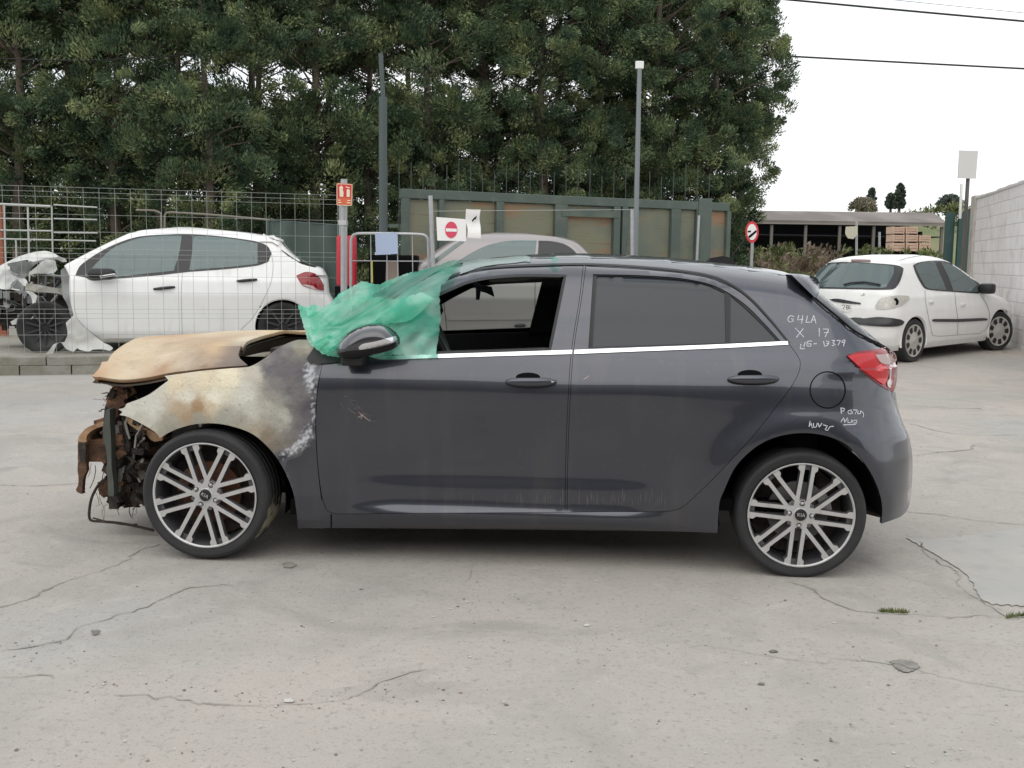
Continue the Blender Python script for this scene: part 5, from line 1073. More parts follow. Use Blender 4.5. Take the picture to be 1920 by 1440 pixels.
# handwriting in white marker
M['marker'] = mat('white_marker', (.62, .63, .68), .8, noise=[(120, .6, (.3, .3, .34), .45, .7)])
def z6(pts): return [(1480+x/5.536, 560+y/5.536) for x, y in pts]
W1 = [[(1489, 594), (1482, 592), (1477, 598), (1480, 604), (1487, 602), (1487, 598), (1483, 598)], [(1498, 591), (1495, 600), (1506, 599)], [(1505, 591), (1503, 607)], [(1514, 592), (1511, 605), (1519, 604)], [(1520, 606), (1526, 591), (1530, 607)], [(1522, 600), (1529, 600)],
      [(1491, 615), (1507, 632)], [(1506, 616), (1493, 633)], [(1536, 615), (1536, 631)], [(1543, 617), (1554, 617), (1547, 632)], [(1545, 624), (1554, 623)],
      z6([(165, 450), (150, 500)]), z6([(235, 440), (190, 445), (180, 490), (220, 495), (225, 468), (190, 470)]), z6([(120, 470), (112, 520), (160, 520)]), z6([(250, 470), (285, 467)]),
      z6([(355, 440), (365, 495), (400, 480), (410, 445), (380, 440)]), z6([(385, 465), (410, 465)]), z6([(440, 435), (475, 432), (450, 460), (480, 475), (440, 490)]), z6([(490, 435), (530, 432), (505, 485)]), z6([(560, 430), (540, 450), (572, 455), (578, 430), (560, 430)]), z6([(577, 440), (560, 495)]),
      z6([(535, 1130), (540, 1195)]), z6([(540, 1135), (572, 1140), (565, 1165), (545, 1165)]), z6([(650, 1155), (610, 1165), (615, 1195), (655, 1190), (655, 1175), (635, 1175)]), z6([(660, 1155), (705, 1155), (680, 1200)]), z6([(715, 1165), (705, 1195), (740, 1190), (735, 1165)]), z6([(740, 1165), (770, 1190), (765, 1230)]),
      z6([(535, 1280), (565, 1235), (575, 1285), (605, 1235)]), z6([(610, 1255), (605, 1285), (640, 1285), (645, 1255)]), z6([(655, 1260), (655, 1285)]), z6([(665, 1265), (700, 1260), (695, 1290), (665, 1290)]), z6([(560, 1310), (690, 1305)]),
      z6([(215, 1270), (205, 1330), (225, 1290), (240, 1345)]), z6([(250, 1290), (255, 1335), (280, 1330), (290, 1290)]), z6([(300, 1290), (310, 1335), (340, 1290)]), z6([(350, 1310), (395, 1320), (370, 1360), (400, 1365), (420, 1330), (460, 1325)])]
for wa_, wb_ in ((0, 6), (6, 8), (8, 11), (11, 14), (14, 16), (16, 20), (20, 22), (22, 25), (25, 30), (30, None)): ribbonpart('marker_writing', W1[wa_:wb_], kcast, M['marker'], car, 1.55, .002, thr=95)
# scratches and scuffs on the doors
M['scuff'] = mat('pale_scuff', (.17, .155, .15), .8, noise=[(60, .8, (.075, .075, .083), .42, .6)])
rr = random.Random(9); sc = []
for _ in range(26):
    x = rr.gauss(662, 26); y = 762+(x-655)*.28+rr.gauss(0, 7); l = rr.uniform(5, 22); a = rr.gauss(.35, .5); sc.append([(x, y), (x+l*.5*math.cos(a)+rr.gauss(0, 1), y+l*.5*math.sin(a)), (x+l*math.cos(a), y+l*math.sin(a)+rr.gauss(0, 1))])
M['primer'] = mat('bare_primer', (.40, .30, .28), .8)
for q in sc: mb = MB(); ribbon(mb, q, kcast, rr.uniform(.5, 1.2), .0012, taper=True); mb.build('scratch', M['scuff'], car)
mb = MB()
for q in [[(672, 772), (680, 780), (676, 786)], [(678, 776), (686, 784), (695, 790)], [(670, 783), (680, 778)]]: ribbon(mb, q, kcast, 1.6, .0014, taper=True)
mb.build('paint_chip', M['primer'], car); mb = MB(); ribbon(mb, [(1093, 712), (1100, 708), (1105, 704)], kcast, 2.2, .0015, taper=True); mb.build('paint_chip', M['primer'], car)
mb = MB()
for _ in range(60):
    x = rr.choice([rr.uniform(1085, 1250), rr.uniform(820, 1060)]); y = 950-abs(rr.gauss(0, 6)); h = rr.uniform(6, 26); ribbon(mb, [(x, y), (x+rr.gauss(0, .6), y-h)], kcast, rr.uniform(.5, 1.4), .001, taper=True)
mb.build('dried_mud_streaks', mat('mud_streak', (.105, .098, .092), .9), car)
# ---------------------------------------------------------------- wheels
WRAD = .279; RR = .2265
def wheel(center, rot, spin, kind):
    w_ = empty('wheel'); w_.parent = car; w_.location = center; w_.rotation_euler = (0, 0, rot)
    n = 96; pf = [(RR-.004, .004), (RR+.004, -.004), (RR+.012, -.006), (RR+.03, -.010), (WRAD-.018, -.010), (WRAD-.010, -.006), (WRAD-.003, .004), (WRAD, .018)]
    for k in range(4): a = .022+k*.04; pf += [(WRAD, a), (WRAD-.007, a+.002), (WRAD-.007, a+.008), (WRAD, a+.010)]
    pf += [(WRAD, .185), (WRAD-.012, .20), (RR+.02, .205), (RR-.01, .195)]
    tm = MB().lathe(pf, n)
    V = np.array(tm.V); a = np.arctan2(V[:, 2], V[:, 0]); base = np.tile([.020, .020, .022], (len(V), 1))
    if kind == 'front': w_.scale = (1.035, 1, 1.035)
    if kind == 'front':   # peeling burnt rubber at the rear edge of the tread
        k = np.clip(1-np.abs(a+.42)/.36+RNG.normal(0, .4, len(a)), 0, 1)*(V[:, 1] > .015)*(np.hypot(V[:, 0], V[:, 2]) > .26); k = np.clip(k*3-1.0, 0, 1)[:, None]; base = base*(1-k)+np.array([.30, .27, .19])*k
    o = mk('tyre', tm.V, tm.F, M['rubber_attr'], w_, col=base); bm = bmesh.new(); bm.from_mesh(o.data); bmesh.ops.recalc_face_normals(bm, faces=bm.faces[:]); bm.to_mesh(o.data); bm.free(); o.data.set_sharp_from_angle(angle=math.radians(40))
    rim = MB().lathe([(RR-.001, -.004), (RR+.001, -.008), (RR-.004, -.009), (RR-.008, -.004)], n, mi=0)
    rim.lathe([(RR-.008, -.004), (RR-.014, .02), (RR-.018, .06), (RR-.025, .16), (RR-.03, .19)], n, mi=1)
    for k in range(8):
        a0 = spin+k*math.pi/4; ca, sa = math.cos(a0), math.sin(a0)
        for s in (-1, 1):
            # a straight spoke running radially, offset to one side of the pair's axis, flaring at the rim
            st = [(.030, .0245, .0105), (.075, .0235, .0085), (.16, .0225, .0082), (.188, .0225, .0084), (.199, .0275, .0135), (RR-.006, .0275, .0140)]
            V = []
            for (u, off, hw) in st:
                y = .012-.016*min(1, u/.2)
                for (dw, dy) in ((-hw, 0), (hw, 0), (hw*1.35, .022), (-hw*1.35, .022)):
                    q = s*off+dw; V.append((u*ca-q*sa, y+dy, u*sa+q*ca))
            m_ = len(st); rim.add(V, [(4*i, 4*i+1, 4*i+5, 4*i+4) for i in range(m_-1)], 0)
            rim.add(V, [(4*i+1, 4*i+2, 4*i+6, 4*i+5) for i in range(m_-1)]+[(4*i+3, 4*i, 4*i+4, 4*i+7) for i in range(m_-1)]+[(4*i+2, 4*i+3, 4*i+7, 4*i+6) for i in range(m_-1)], 1)
        # pocket web joining the pair at the outer end
        V = []
        for u in (.196, RR-.012):
            for q in (-.020, .020): V.append((u*ca-q*sa, .012, u*sa+q*ca))
        rim.add(V, [(0, 1, 3, 2)], 1)
    rim.lathe([(0, .004), (.027, .004), (.03, .008), (.062, .012), (.066, .03), (.05, .05)], 48, mi=0)
    for k in range(8):   # pockets between the spoke pairs on the hub
        a0 = spin+k*math.pi/4+(0 if k % 2 else math.pi/8*0); P = (.060*math.cos(a0), .0085, .060*math.sin(a0))
        if k % 2: rim.lathe([(0, 0), (.0085, 0)], 14, cen=P, mi=1)
    rim.build('rim', [M['alloy'], M['alloydark']], w_, smooth=True, sharp=30)
    cap = MB().lathe([(0, -.003), (.022, -.002), (.0255, .001), (.0255, .006)], 28)
    cap.build('centre_cap', M['black'], w_, smooth=True)
    cu = bpy.data.curves.new('emblem_letters', 'FONT'); cu.body = 'KIA'; cu.size = .022; cu.align_x = 'CENTER'; cu.align_y = 'CENTER'; cu.extrude = .0006
    to = bpy.data.objects.new('t', cu); C.objects.link(to); dg = bpy.context.evaluated_depsgraph_get(); me = bpy.data.meshes.new_from_object(to.evaluated_get(dg)); bpy.data.objects.remove(to)
    me.materials.clear(); me.materials.append(M['alloy']); em = bpy.data.objects.new('emblem_letters', me); C.objects.link(em); em.parent = w_
    em.rotation_euler = (math.pi/2, -(spin-math.pi/2), 0); em.location = (0, -.0042, 0)
    for k in range(4):
        a0 = spin+k*math.pi/2; P = (.049*math.cos(a0), .0, .049*math.sin(a0))
        MB().lathe([(.0125, .0108), (.0125, .0098), (.0085, .0095)], 18, cen=(P[0], -.001, P[2])).lathe([(0, .000), (.004, .001), (.007, .004), (.007, .02)], 12, cen=P, mi=1).build('lug_nut', [M['black'], M['steel']], w_, smooth=True)
    dm = M['rustdisc'] if kind == 'front' else M['drumgrey']
    br = MB().lathe([(0, .055), (.05, .055), (.052, .075), (.132, .075), (.132, .09), (0, .09)], 48); br.build('brake_disc', dm, w_, smooth=True)
    cal = MB(); sgn = 1
    ca0 = .35 if kind == 'rear' else 2.7
    for i in range(5):
        a0 = ca0-.3+i*.15; cal.box((-.024, .045, -.014), (.024, .10, .014), bev=.006, M=Matrix.Translation((.118*math.cos(a0), 0, .118*math.sin(a0))) @ Matrix.Rotation(-a0, 4, 'Y'))
    cal.build('brake_caliper', M['calip'] if kind == 'rear' else M['rust'], w_)
    MB().lathe([(0, .12), (RR-.03, .12), (RR-.03, .19)], 32).build('back_plate', M['char'], w_)
    return w_
M['rubber_attr'] = mat('tyre_rubber_worn', rough=.68, attr=True, noise=[(5, .45, (.050, .048, .045), .48, .72)], bump=[(70, .12), (12, .08)])
M['rustdisc'] = mat('rusted_disc', (.14, .055, .03), .8, noise=[(20, .5, (.06, .04, .03), .5, .7)])
M['drumgrey'] = mat('disc_grey', (.20, .19, .19), .5, .5); M['calip'] = mat('caliper_cast', (.38, .37, .36), .6, .4)
wheel((WR[0], .022, WR[2]), 0, math.pi/2-.105, 'rear'); wheel((WF[0], -.004, WF[2]), math.radians(-2.0), math.pi/2-math.radians(28), 'front')
for xx, s in ((WR[0], 1), (WF[0], 1)):   # the wheels on the other side
    w2 = empty('wheel'); w2.parent = car; w2.location = (xx, KW-.02, WR[2]); w2.rotation_euler = (0, 0, math.pi)
    MB().lathe([(RR, 0), (RR+.03, -.008), (WRAD-.01, -.006), (WRAD, .015), (WRAD, .185), (RR, .2)], 48).build('tyre', M['rubber'], w2, smooth=True)
    MB().lathe([(0, .02), (.2, .01), (RR, 0)], 32).build('rim', M['alloy'], w2, smooth=True)
# wheel housings and underside
for xx in (WR[0], WF[0]):
    m_ = MB(); n = 24; V = []
    for y in (.05, .40):
        for k in range(n+1): a = (-.02 if xx > 0 else -.2)+((math.pi+.22) if xx > 0 else 2.0)*k/n; V.append((xx+.345*math.cos(a), y, WR[2]+.345*math.sin(a)))
    V2 = [(xx, .40, WR[2])]
    m_.add(V, [(k, k+1, n+2+k, n+1+k) for k in range(n)]); m_.add(V[n+1:]+V2, [(k, k+1, n+1) for k in range(n)])
    m_.build('wheel_housing', M['gap'], car, smooth=True)
ub = MB().box((WF[0]+.36, .07, .20), (WR[0]-.36, KW-.07, .27)).box((WR[0]-.36, .4, .22), (WR[0]+.36, KW-.4, .34)).box((WF[0]-.3, .42, .22), (WF[0]+.4, KW-.42, .34)); ub.build('underbody', M['gap'], car)
MB().tube([(WF[0], .2, WF[2]), (WF[0], KW-.2, WF[2])], .025).tube([(WR[0], .2, WR[2]), (WR[0], KW-.2, WR[2])], .035).tube([(-1, .8, .2), (1.5, .8, .2), (1.75, .45, .2)], .03).build('axles_and_exhaust', M['char'], car)
# ---------------------------------------------------------------- interior
inn = MB(); fx = kplane(.85)(np.array([[640, 700], [860, 700], [1060, 700], [1460, 700]]))[:, 0]
inn.box((fx[0], .08, .27), (fx[3], KW-.08, .32)); inn.box((fx[0]-.05, .12, .32), (fx[0]+.32, KW-.12, .93), bev=.05)
inn.box((fx[3]-.1, .12, .3), (fx[3]+.05, KW-.12, .98), bev=.03); inn.build('dashboard_and_floor', M['gap'], car)
for y in (.2, .95):
    MB().box((fx[1]+.05, y, .34), (fx[1]+.52, y+.5, .50), bev=.05).box((fx[1]+.62, y+.02, .40), (fx[1]+.86, y+.48, .84), bev=.06, M=Matrix.Translation((fx[1]+.62, 0, .4)) @ Matrix.Rotation(.35, 4, 'Y') @ Matrix.Translation((-fx[1]-.62, 0, -.4))).build('front_seat', M['char'], car, smooth=True)
sw = kplane(.48)(np.array([[806, 605]]))[0]; R3 = Matrix.Translation(sw) @ Matrix.Rotation(math.radians(62), 4, 'Y')
pts = [R3 @ Vector((.18*math.cos(a), .18*math.sin(a), 0)) for a in np.linspace(0, 2*math.pi, 33)]
MB().tube(pts, .014, 8).tube([R3 @ Vector((-.17, 0, 0)), R3 @ Vector((.17, 0, 0))], .012).tube([R3 @ Vector((0, -.17, 0)), R3 @ Vector((0, 0, -.02))], .012).lathe([(0, .0), (.05, 0)], 14, axis='z', M=R3).build('steering_wheel', M['black'], car, smooth=True)
mc = kplane(.80)
q = mc(np.array([(884, 526), (900, 534), (921, 538), (926, 556), (912, 549), (900, 546), (898, 562), (893, 562), (893, 542)])); MB().prism([(p[0], p[2]) for p in q], .78, .84).build('rear_view_mirror', M['gap'], car)
q = mc(np.array([(822, 566), (838, 568), (841, 580), (834, 592), (823, 596)])); MB().prism([(p[0], p[2]) for p in q], .55, .60).build('phone_holder', M['gap'], car)
# trim on the inside of the far door, upper edge
fb = plane_cast(KM, KW-.12)
q = fb(np.array([(700, 630), (850, 626), (1000, 622), (1060, 620), (1060, 690), (700, 690)])); MB().prism([(p[0], p[2]) for p in q], KW-.16, KW-.10).build('door_card', M['gap'], car)
q = fb(np.array([(1018, 522), (1060, 518), (1060, 630), (990, 630)])); MB().prism([(p[0], p[2]) for p in q], KW-.16, KW-.10).build('pillar_trim', M['gap'], car)
q = fb(np.array([(820, 520), (1060, 505), (1060, 528), (1016, 529), (930, 533), (870, 543), (830, 560)])); MB().prism([(p[0], p[2]) for p in q], KW-.16, KW-.12).build('headliner', M['gap'], car)
# ---------------------------------------------------------------- burnt front end
M['burnt'] = mat('burnt_sheet_metal', rough=.62, attr=True, noise=[(7, .22, (.60, .59, .54), .5, .70), (13, .20, (.24, .19, .14), .58, .72), (45, .35, (.20, .17, .14), .60, .70), (110, .3, (.16, .14, .12), .6, .7)], bump=[(6, .2), (40, .2), (110, .15)])
WHT = L(205, 203, 193); CRM = L(222, 208, 180); GRB = L(158, 154, 140); BRN = L(150, 110, 72); PUR = L(98, 94, 98); DPU = L(84, 80, 86); WFL = L(196, 198, 204); PNT = (.052, .054, .067); BCK = L(60, 52, 46)
fender = [(308, 705), (373, 696), (427, 691), (467, 687), (495, 672), (517, 655), (539, 643), (559, 637), (590, 641), (612, 655), (622, 663), (604, 674), (596, 724), (592, 782), (593, 833), (597, 887), (603, 935), (610, 958), (606, 991), (575, 991)]+A_front+[(292, 812), (275, 801), (239, 783), (221, 779), (227, 773), (219, 768), (231, 764), (236, 757), (257, 749), (279, 739), (300, 724), (315, 713)]
fc_ = [(300, 712, WHT), (240, 766, WHT), (280, 760, WHT), (260, 785, L(185, 182, 170)), (330, 720, CRM), (380, 715, CRM), (430, 712, L(228, 218, 192)), (350, 745, L(215, 210, 195)), (400, 745, L(225, 220, 200)), (340, 765, L(178, 158, 132)), (352, 778, L(170, 146, 118)), (372, 762, L(160, 128, 92)), (395, 760, L(200, 184, 158)), (320, 795, GRB), (370, 785, GRB), (420, 780, L(165, 163, 150)), (455, 790, L(160, 155, 140)), (460, 740, L(210, 208, 195)), (480, 700, L(190, 184, 170)), (470, 770, L(190, 188, 176)), (500, 760, L(176, 172, 160)), (520, 790, L(160, 156, 145)), (535, 780, L(178, 176, 165)), (478, 810, L(160, 148, 130)), (500, 820, L(130, 118, 100)), (520, 835, L(105, 95, 82)),
       (500, 690, PUR), (520, 668, DPU), (540, 660, L(110, 106, 104)), (560, 648, L(140, 132, 118)), (585, 648, L(160, 150, 135)), (545, 690, PUR), (520, 720, L(125, 120, 118)), (555, 730, PUR), (550, 770, L(100, 96, 98)), (562, 800, PUR), (545, 830, L(112, 104, 98)), (572, 700, DPU), (575, 760, DPU), (530, 700, PUR), (510, 745, L(150, 146, 138)),
       (578, 690, PUR), (574, 715, PUR), (577, 740, PUR), (577, 785, PUR), (566, 815, PUR), (545, 838, L(120, 114, 110)), (590, 725, PNT), (588, 760, PNT), (592, 800, PNT), (590, 830, PNT), (580, 850, PNT), (560, 865, PNT), (550, 870, PNT), (575, 900, PNT), (590, 940, PNT), (570, 980, PNT), (600, 870, PNT), (600, 700, L(120, 118, 122)), (528, 853, PNT)]
def fcol(v):
    j = np.stack([vnoise(np.c_[v/9, np.zeros(len(v))], 1, 1), vnoise(np.c_[v/9, np.zeros(len(v))], 1, 2)], 1)*6+np.stack([vnoise(np.c_[v/3, np.zeros(len(v))], 1, 3), vnoise(np.c_[v/3, np.zeros(len(v))], 1, 4)], 1)*4
    c = idw(v+j*.8, fc_, 4.5)
    pl_ = [(592, 680, 6), (583, 690, 10), (580, 712, 11), (585, 735, 5), (588, 755, 1), (587, 780, .5), (584, 800, 3), (576, 816, 8), (566, 830, 10), (553, 842, 7), (540, 848, 4), (526, 852, 2)]
    d = np.full(len(v), 1e9)
    for (x1, y1, w1), (x2, y2, w2) in zip(pl_[:-1], pl_[1:]):
        a_ = np.array([x1, y1]); b_ = np.array([x2, y2]); t = np.clip(((v-a_)@(b_-a_))/((b_-a_)@(b_-a_)), 0, 1); d = np.minimum(d, np.linalg.norm(v-(a_+t[:, None]*(b_-a_)), axis=1)-(w1+(w2-w1)*t))
    n3 = vnoise(np.c_[v/5, np.zeros(len(v))], 1, 9); n4 = vnoise(np.c_[v/2.6, np.zeros(len(v))], 1, 12); k = np.clip(-(d+n3*13+n4*3-1)/9, 0, 1)[:, None]
    return c*(1-k)+np.array(WFL)*.9*k
def fdent(v, P):
    P[:, 1] += .004*vnoise(P, 5, 3)+.012*np.clip((300-v[:, 0])/80, 0, 1)**2; return P
fo = panel('front_fender', fender, kcast, M['burnt'], car, res=2.3, lip=.02, col=fcol, fn=fdent, gap=.6, mirror=None)
fo.data.materials.append(M['paint']); _c = fo.data.color_attributes['Col'].data
for p_ in fo.data.polygons:
    if np.mean([_c[i].color[0]+_c[i].color[1]+_c[i].color[2] for i in p_.vertices]) < .19: p_.material_index = 1
# far fender, plain
vv, ff = cdt(smoothpoly(fender, step=12), (), 14); PP = kcast(vv); PP[:, 1] = KW-PP[:, 1]; mk('front_fender', PP, [t[::-1] for t in ff], M['rusttan'], car)
# original paint glossy overlay below the burn edge is part of the fender colour; bonnet:
hx0 = KM.inverted() @ Vector(at(174, 700, 5.0)); 
def hood():
    near = [(174, 701), (182, 706), (228, 711), (275, 706), (322, 697), (373, 692.5), (430, 688.5), (467, 685), (495, 671), (514, 657)]
    near = smoothpoly(near, closed=False, step=6); A = kplane(.16)(near)
    X0, X1 = A[0, 0], A[-1, 0]+.16; Y0, Y1 = .15, KW-.15; S_ = 100
    crown_px = kplane(.80)(np.array([(250, 637), (257, 634), (275, 630.5), (337, 627), (402, 624.5), (481, 622.5), (528, 621.5), (568, 621.5), (600, 621.5)]))
    o_ = [(X0*S_, Y0*S_), (X1*S_, Y0*S_), (X1*S_, Y1*S_), (X0*S_, Y1*S_)]
    hole = [(HX+.255*math.cos(a)*(1+.03*math.sin(a*7)), HY+.36*math.sin(a)*(1+.03*math.cos(a*5))) for a in np.linspace(0, 2*math.pi, 44, endpoint=False)]
    hole = np.array([(min(p[0], X1-.03)*S_, p[1]*S_) for p in hole])
    v, f = cdt(smoothpoly(o_, step=1.8), (hole,), 2.2); f = f[:, ::-1]; X = v[:, 0]/S_; Yv = v[:, 1]/S_; t = (Yv-Y0)/(Y1-Y0)
    fr = np.clip((X-X0)/.5, 0, 1); sn = np.sin(math.pi*np.clip(t, 0, 1)).clip(0, 1); s = sn**(1.25-.65*fr)
    xx = X-.085*sn*(1-fr); zn = np.interp(X, A[:, 0], A[:, 2]); zc = np.interp(xx, crown_px[:, 0], crown_px[:, 2]); z = zn+(zc-zn)*s
    z += .014*np.exp(-((t-.13)/.022)**2)-.012*np.exp(-((t-.19)/.03)**2)+.008*np.exp(-((t-.42)/.02)**2)*np.clip((X-X0)/.3, 0, 1)+.004*np.sin(X*9+t*14)-.012*np.clip(1-(X-X0)/.03, 0, 1)
    V = np.stack([xx, Yv, z], 1); u = (X-X0)/(X1-X0)
    TAN = L(196, 178, 150); TAN2 = L(206, 192, 168); OR = L(182, 146, 114); GP = L(100, 97, 100)
    ctrl = [(0, .02, OR), (.1, .03, TAN), (.3, .02, L(160, 126, 96)), (.5, .02, L(136, 112, 92)), (.6, .05, L(122, 106, 96)), (.7, .02, L(110, 96, 86)), (.85, .02, GP), (.45, .07, L(140, 120, 100)), (.75, .06, GP), (.15, .2, TAN), (.3, .12, TAN2), (.5, .14, L(206, 178, 140)), (.68, .1, GP), (.8, .09, L(120, 112, 112)), (.6, .3, TAN2), (.35, .5, TAN2), (.2, .4, OR), (.3, .62, OR), (.1, .6, TAN), (.05, .3, TAN), (.5, .6, TAN2), (.7, .5, L(216, 190, 150)), (.9, .5, L(200, 176, 140)), (.5, .9, TAN), (.9, .9, TAN)]
    q = np.stack([u, t*.7], 1); q += np.stack([vnoise(V, 4, 5), vnoise(V, 4, 6)], 1)*.06; cc = idw(q*100, [(a*100, b*70, c_) for a, b, c_ in ctrl], 3.2)
    bd = boundary(f); idx = {}; E = []
    for a_, b_ in bd:
        for k in (a_, b_):
            if k not in idx: idx[k] = len(V)+len(E); E.append(V[k]+np.array([.030 if X[k] < X0+.01 else 0, .012 if Yv[k] < Y0+.01 else 0, -.040 if X[k] < X0+.01 else -.016]))
    VA = np.vstack([V, np.array(E)]); cA = np.vstack([cc, np.tile(L(140, 98, 66), (len(E), 1))])
    o = mk('bonnet', VA, [tuple(k) for k in f]+[(b_, a_, idx[a_], idx[b_]) for a_, b_ in bd], M['burnthood'], car, col=cA); o.data.set_sharp_from_angle(angle=math.radians(55))
    I = V.copy(); I[:, 2] -= .03; mk('bonnet_inner', I, [tuple(k[::-1]) for k in f], M['charbrown'], car)
M['charbrown'] = mat('charred_inner_skin', (.07, .055, .04), .85, noise=[(8, .6, (.14, .10, .07), .45, .7)])
M['burnthood'] = mat('burnt_bonnet', rough=.62, attr=True, noise=[(2.6, .35, L(166, 136, 108), .50, .68), (4.5, .35, L(214, 204, 184), .50, .68), (8, .30, L(136, 120, 104), .55, .70), (28, .25, L(130, 104, 82), .58, .72), (80, .3, L(100, 82, 66), .62, .72)], bump=[(4, .35), (30, .2), (90, .2)])
_h = kplane(.40)(np.array([[545, 640]]))[0]; HX, HY = _h[0]+.02, .44
hood()
# charred scuttle, bay floor, engine
cw = kplane(.3)(np.array([[470, 640], [620, 670]]))
eb = MB(); z1 = WF[2]
rr = random.Random(4)
for _ in range(90):   # the burnt engine and its pipes
    x = rr.uniform(-1.66, -1.0); y = rr.uniform(.45, KW-.4); z = rr.uniform(.32, .66); s = [rr.uniform(.015, .06) for _ in range(3)]
    eb.box((x-s[0], y-s[1], z-s[2]), (x+s[0], y+s[1], z+s[2]), mi=rr.choice([0, 0, 1, 2]), M=Matrix.Translation((x, y, z)) @ Matrix.Rotation(rr.uniform(-.6, .6), 4, rr.choice('XYZ')) @ Matrix.Translation((-x, -y, -z)))
for _ in range(26):
    x = rr.uniform(-1.72, -1.1); y = rr.uniform(.4, KW-.4); z = rr.uniform(.35, .72); eb.tube([(x, y, z), (x+rr.uniform(-.1, .1), y+rr.uniform(-.2, .2), z+rr.uniform(-.1, .1)), (x+rr.uniform(-.2, .2), y+rr.uniform(-.3, .3), z-rr.uniform(0, .2))], rr.uniform(.006, .02), 6, mi=rr.choice([0, 1, 2]))
eb.build('burnt_engine', [M['char'], M['rust'], M['ash']], car)
MB().box((-1.60, .40, .45), (-1.10, KW-.34, .60)).box((-1.58, .36, .60), (-1.05, KW-.3, .78)).build('engine_block', M['char'], car)
MB().box((-1.06, .20, .30), (-1.0, KW-.2, .93)).box((-1.0, .22, .84), (-.72, KW-.22, .90), bev=.02).build('scuttle_bulkhead', M['char'], car)
mb = MB()
for _ in range(40):
    x = rr.uniform(-1.02, -.74); y = rr.uniform(.25, .9); s = rr.uniform(.01, .03); mb.box((x-s, y-s, .89), (x+s*1.5, y+s*2, .90+s*.6), mi=rr.choice([0, 1, 2]), M=Matrix.Translation((x, y, .9)) @ Matrix.Rotation(rr.uniform(-.5, .5), 4, 'Z') @ Matrix.Translation((-x, -y, -.9)))
mb.build('burnt_scuttle_debris', [M['char'], M['ash'], M['rust']], car)
# door mirror sail and burnt triangle at the pillar foot
panel('mirror_sail', [(575, 672), (588, 652), (605, 655), (640, 656), (668, 662), (668, 672), (640, 678), (604, 682), (580, 681)], kcast, M['black'], car, res=6, lip=.03, off=.012)
def z7(pts): return [(120+x/3.79, 620+y/3.79) for x, y in pts]
def slab(name, px, y0, y1, m, jag=0, thr=60, z=None):
    P = smoothpoly(z7(px) if z is None else px, step=4, thr=thr); r2 = random.Random(len(px)*7+int(y0*100))
    if jag: P = P+np.array([[r2.gauss(0, jag), r2.gauss(0, jag)] for _ in P])
    v, f = cdt(P, (), 6); A = kplane(y0)(v); A[:, 1] += .006*vnoise(A, 14, 2); B = A.copy(); B[:, 1] += (y1-y0); n = len(A); bd = boundary(f)
    o = mk(name, np.vstack([A, B]), [tuple(t) for t in f]+[tuple(t[::-1]+n) for t in f]+[(b, a, a+n, b+n) for a, b in bd], m, car, smooth=False); return o
slab('headlamp_bracket', [(300, 480), (320, 430), (350, 405), (400, 408), (445, 425), (450, 480), (420, 500), (440, 520), (385, 560), (372, 620), (330, 640), (290, 620)], .30, .42, M['rust'], jag=1.0)
slab('radiator_support', [(285, 640), (300, 560), (325, 560), (332, 760), (338, 950), (358, 1150), (350, 1180), (315, 1172), (306, 1000), (298, 850), (280, 760)], .24, .29, M['greengrey'])
slab('bumper_beam', [(96, 790), (105, 750), (160, 692), (230, 662), (300, 640), (300, 672), (215, 700), (165, 742), (158, 775), (160, 790)], .34, .52, M['rusttan'])
slab('crash_box', [(158, 776), (292, 768), (300, 790), (298, 935), (285, 960), (270, 935), (170, 932), (160, 900)], .38, .58, M['rust'])
slab('beam_end', [(98, 792), (156, 792), (160, 930), (160, 990), (140, 1040), (128, 1130), (130, 1160), (98, 1150), (84, 1130), (100, 1090), (96, 960)], .33, .36, M['rust'], jag=.4)
slab('beam_end_plate', [(100, 798), (150, 800), (155, 850), (150, 935), (112, 930)], .322, .333, M['char'])
slab('upper_tie_bar', [(210, 640), (255, 630), (300, 612), (310, 640), (260, 655), (215, 672)], .40, 1.30, M['rust'])
slab('air_box', [(330, 690), (345, 650), (385, 640), (412, 650), (405, 720), (385, 748), (345, 735)], .34, .44, M['ash'])
slab('horn_bracket', [(325, 775), (400, 780), (470, 765), (540, 780), (560, 830), (520, 960), (350, 960), (330, 900)], .40, .60, M['greengrey'], jag=.6)
slab('rusty_lump', [(420, 790), (540, 740), (600, 740), (640, 800), (600, 900), (560, 1040), (500, 1080), (470, 990), (430, 950)], .46, .80, M['rust'], jag=1.4)
slab('inner_wing', [(330, 700), (480, 640), (600, 730), (700, 740), (640, 800), (600, 900), (500, 1170), (380, 1180), (340, 960)], .62, .70, M['char'], jag=.8)
slab('wing_brace', [(440, 620), (470, 625), (600, 705), (705, 742), (700, 775), (640, 790), (590, 745), (450, 655)], .30, .33, M['rusttan'], jag=.7)
slab('pale_bracket', [(360, 985), (400, 965), (432, 965), (425, 1010), (408, 1070), (400, 1165), (368, 1165), (352, 1050)], .36, .39, M['ash'])
slab('hanging_shield', [(240, 1080), (300, 1050), (420, 1040), (480, 1060), (520, 1090), (520, 1180), (440, 1180), (425, 1215), (395, 1230), (365, 1215), (355, 1180), (310, 1165), (275, 1190), (260, 1170), (245, 1130)], .42, .46, M['rust'], jag=1.2)
slab('burnt_hose', [(480, 1000), (560, 990), (600, 1040), (560, 1180), (500, 1160)], .40, .55, M['char'], jag=.5)
slab('bonnet_underside', [(228, 345), (330, 318), (450, 305), (580, 290), (600, 330), (560, 370), (450, 400), (350, 398), (290, 378), (240, 365)], .28, .9, M['rust'], jag=.3)
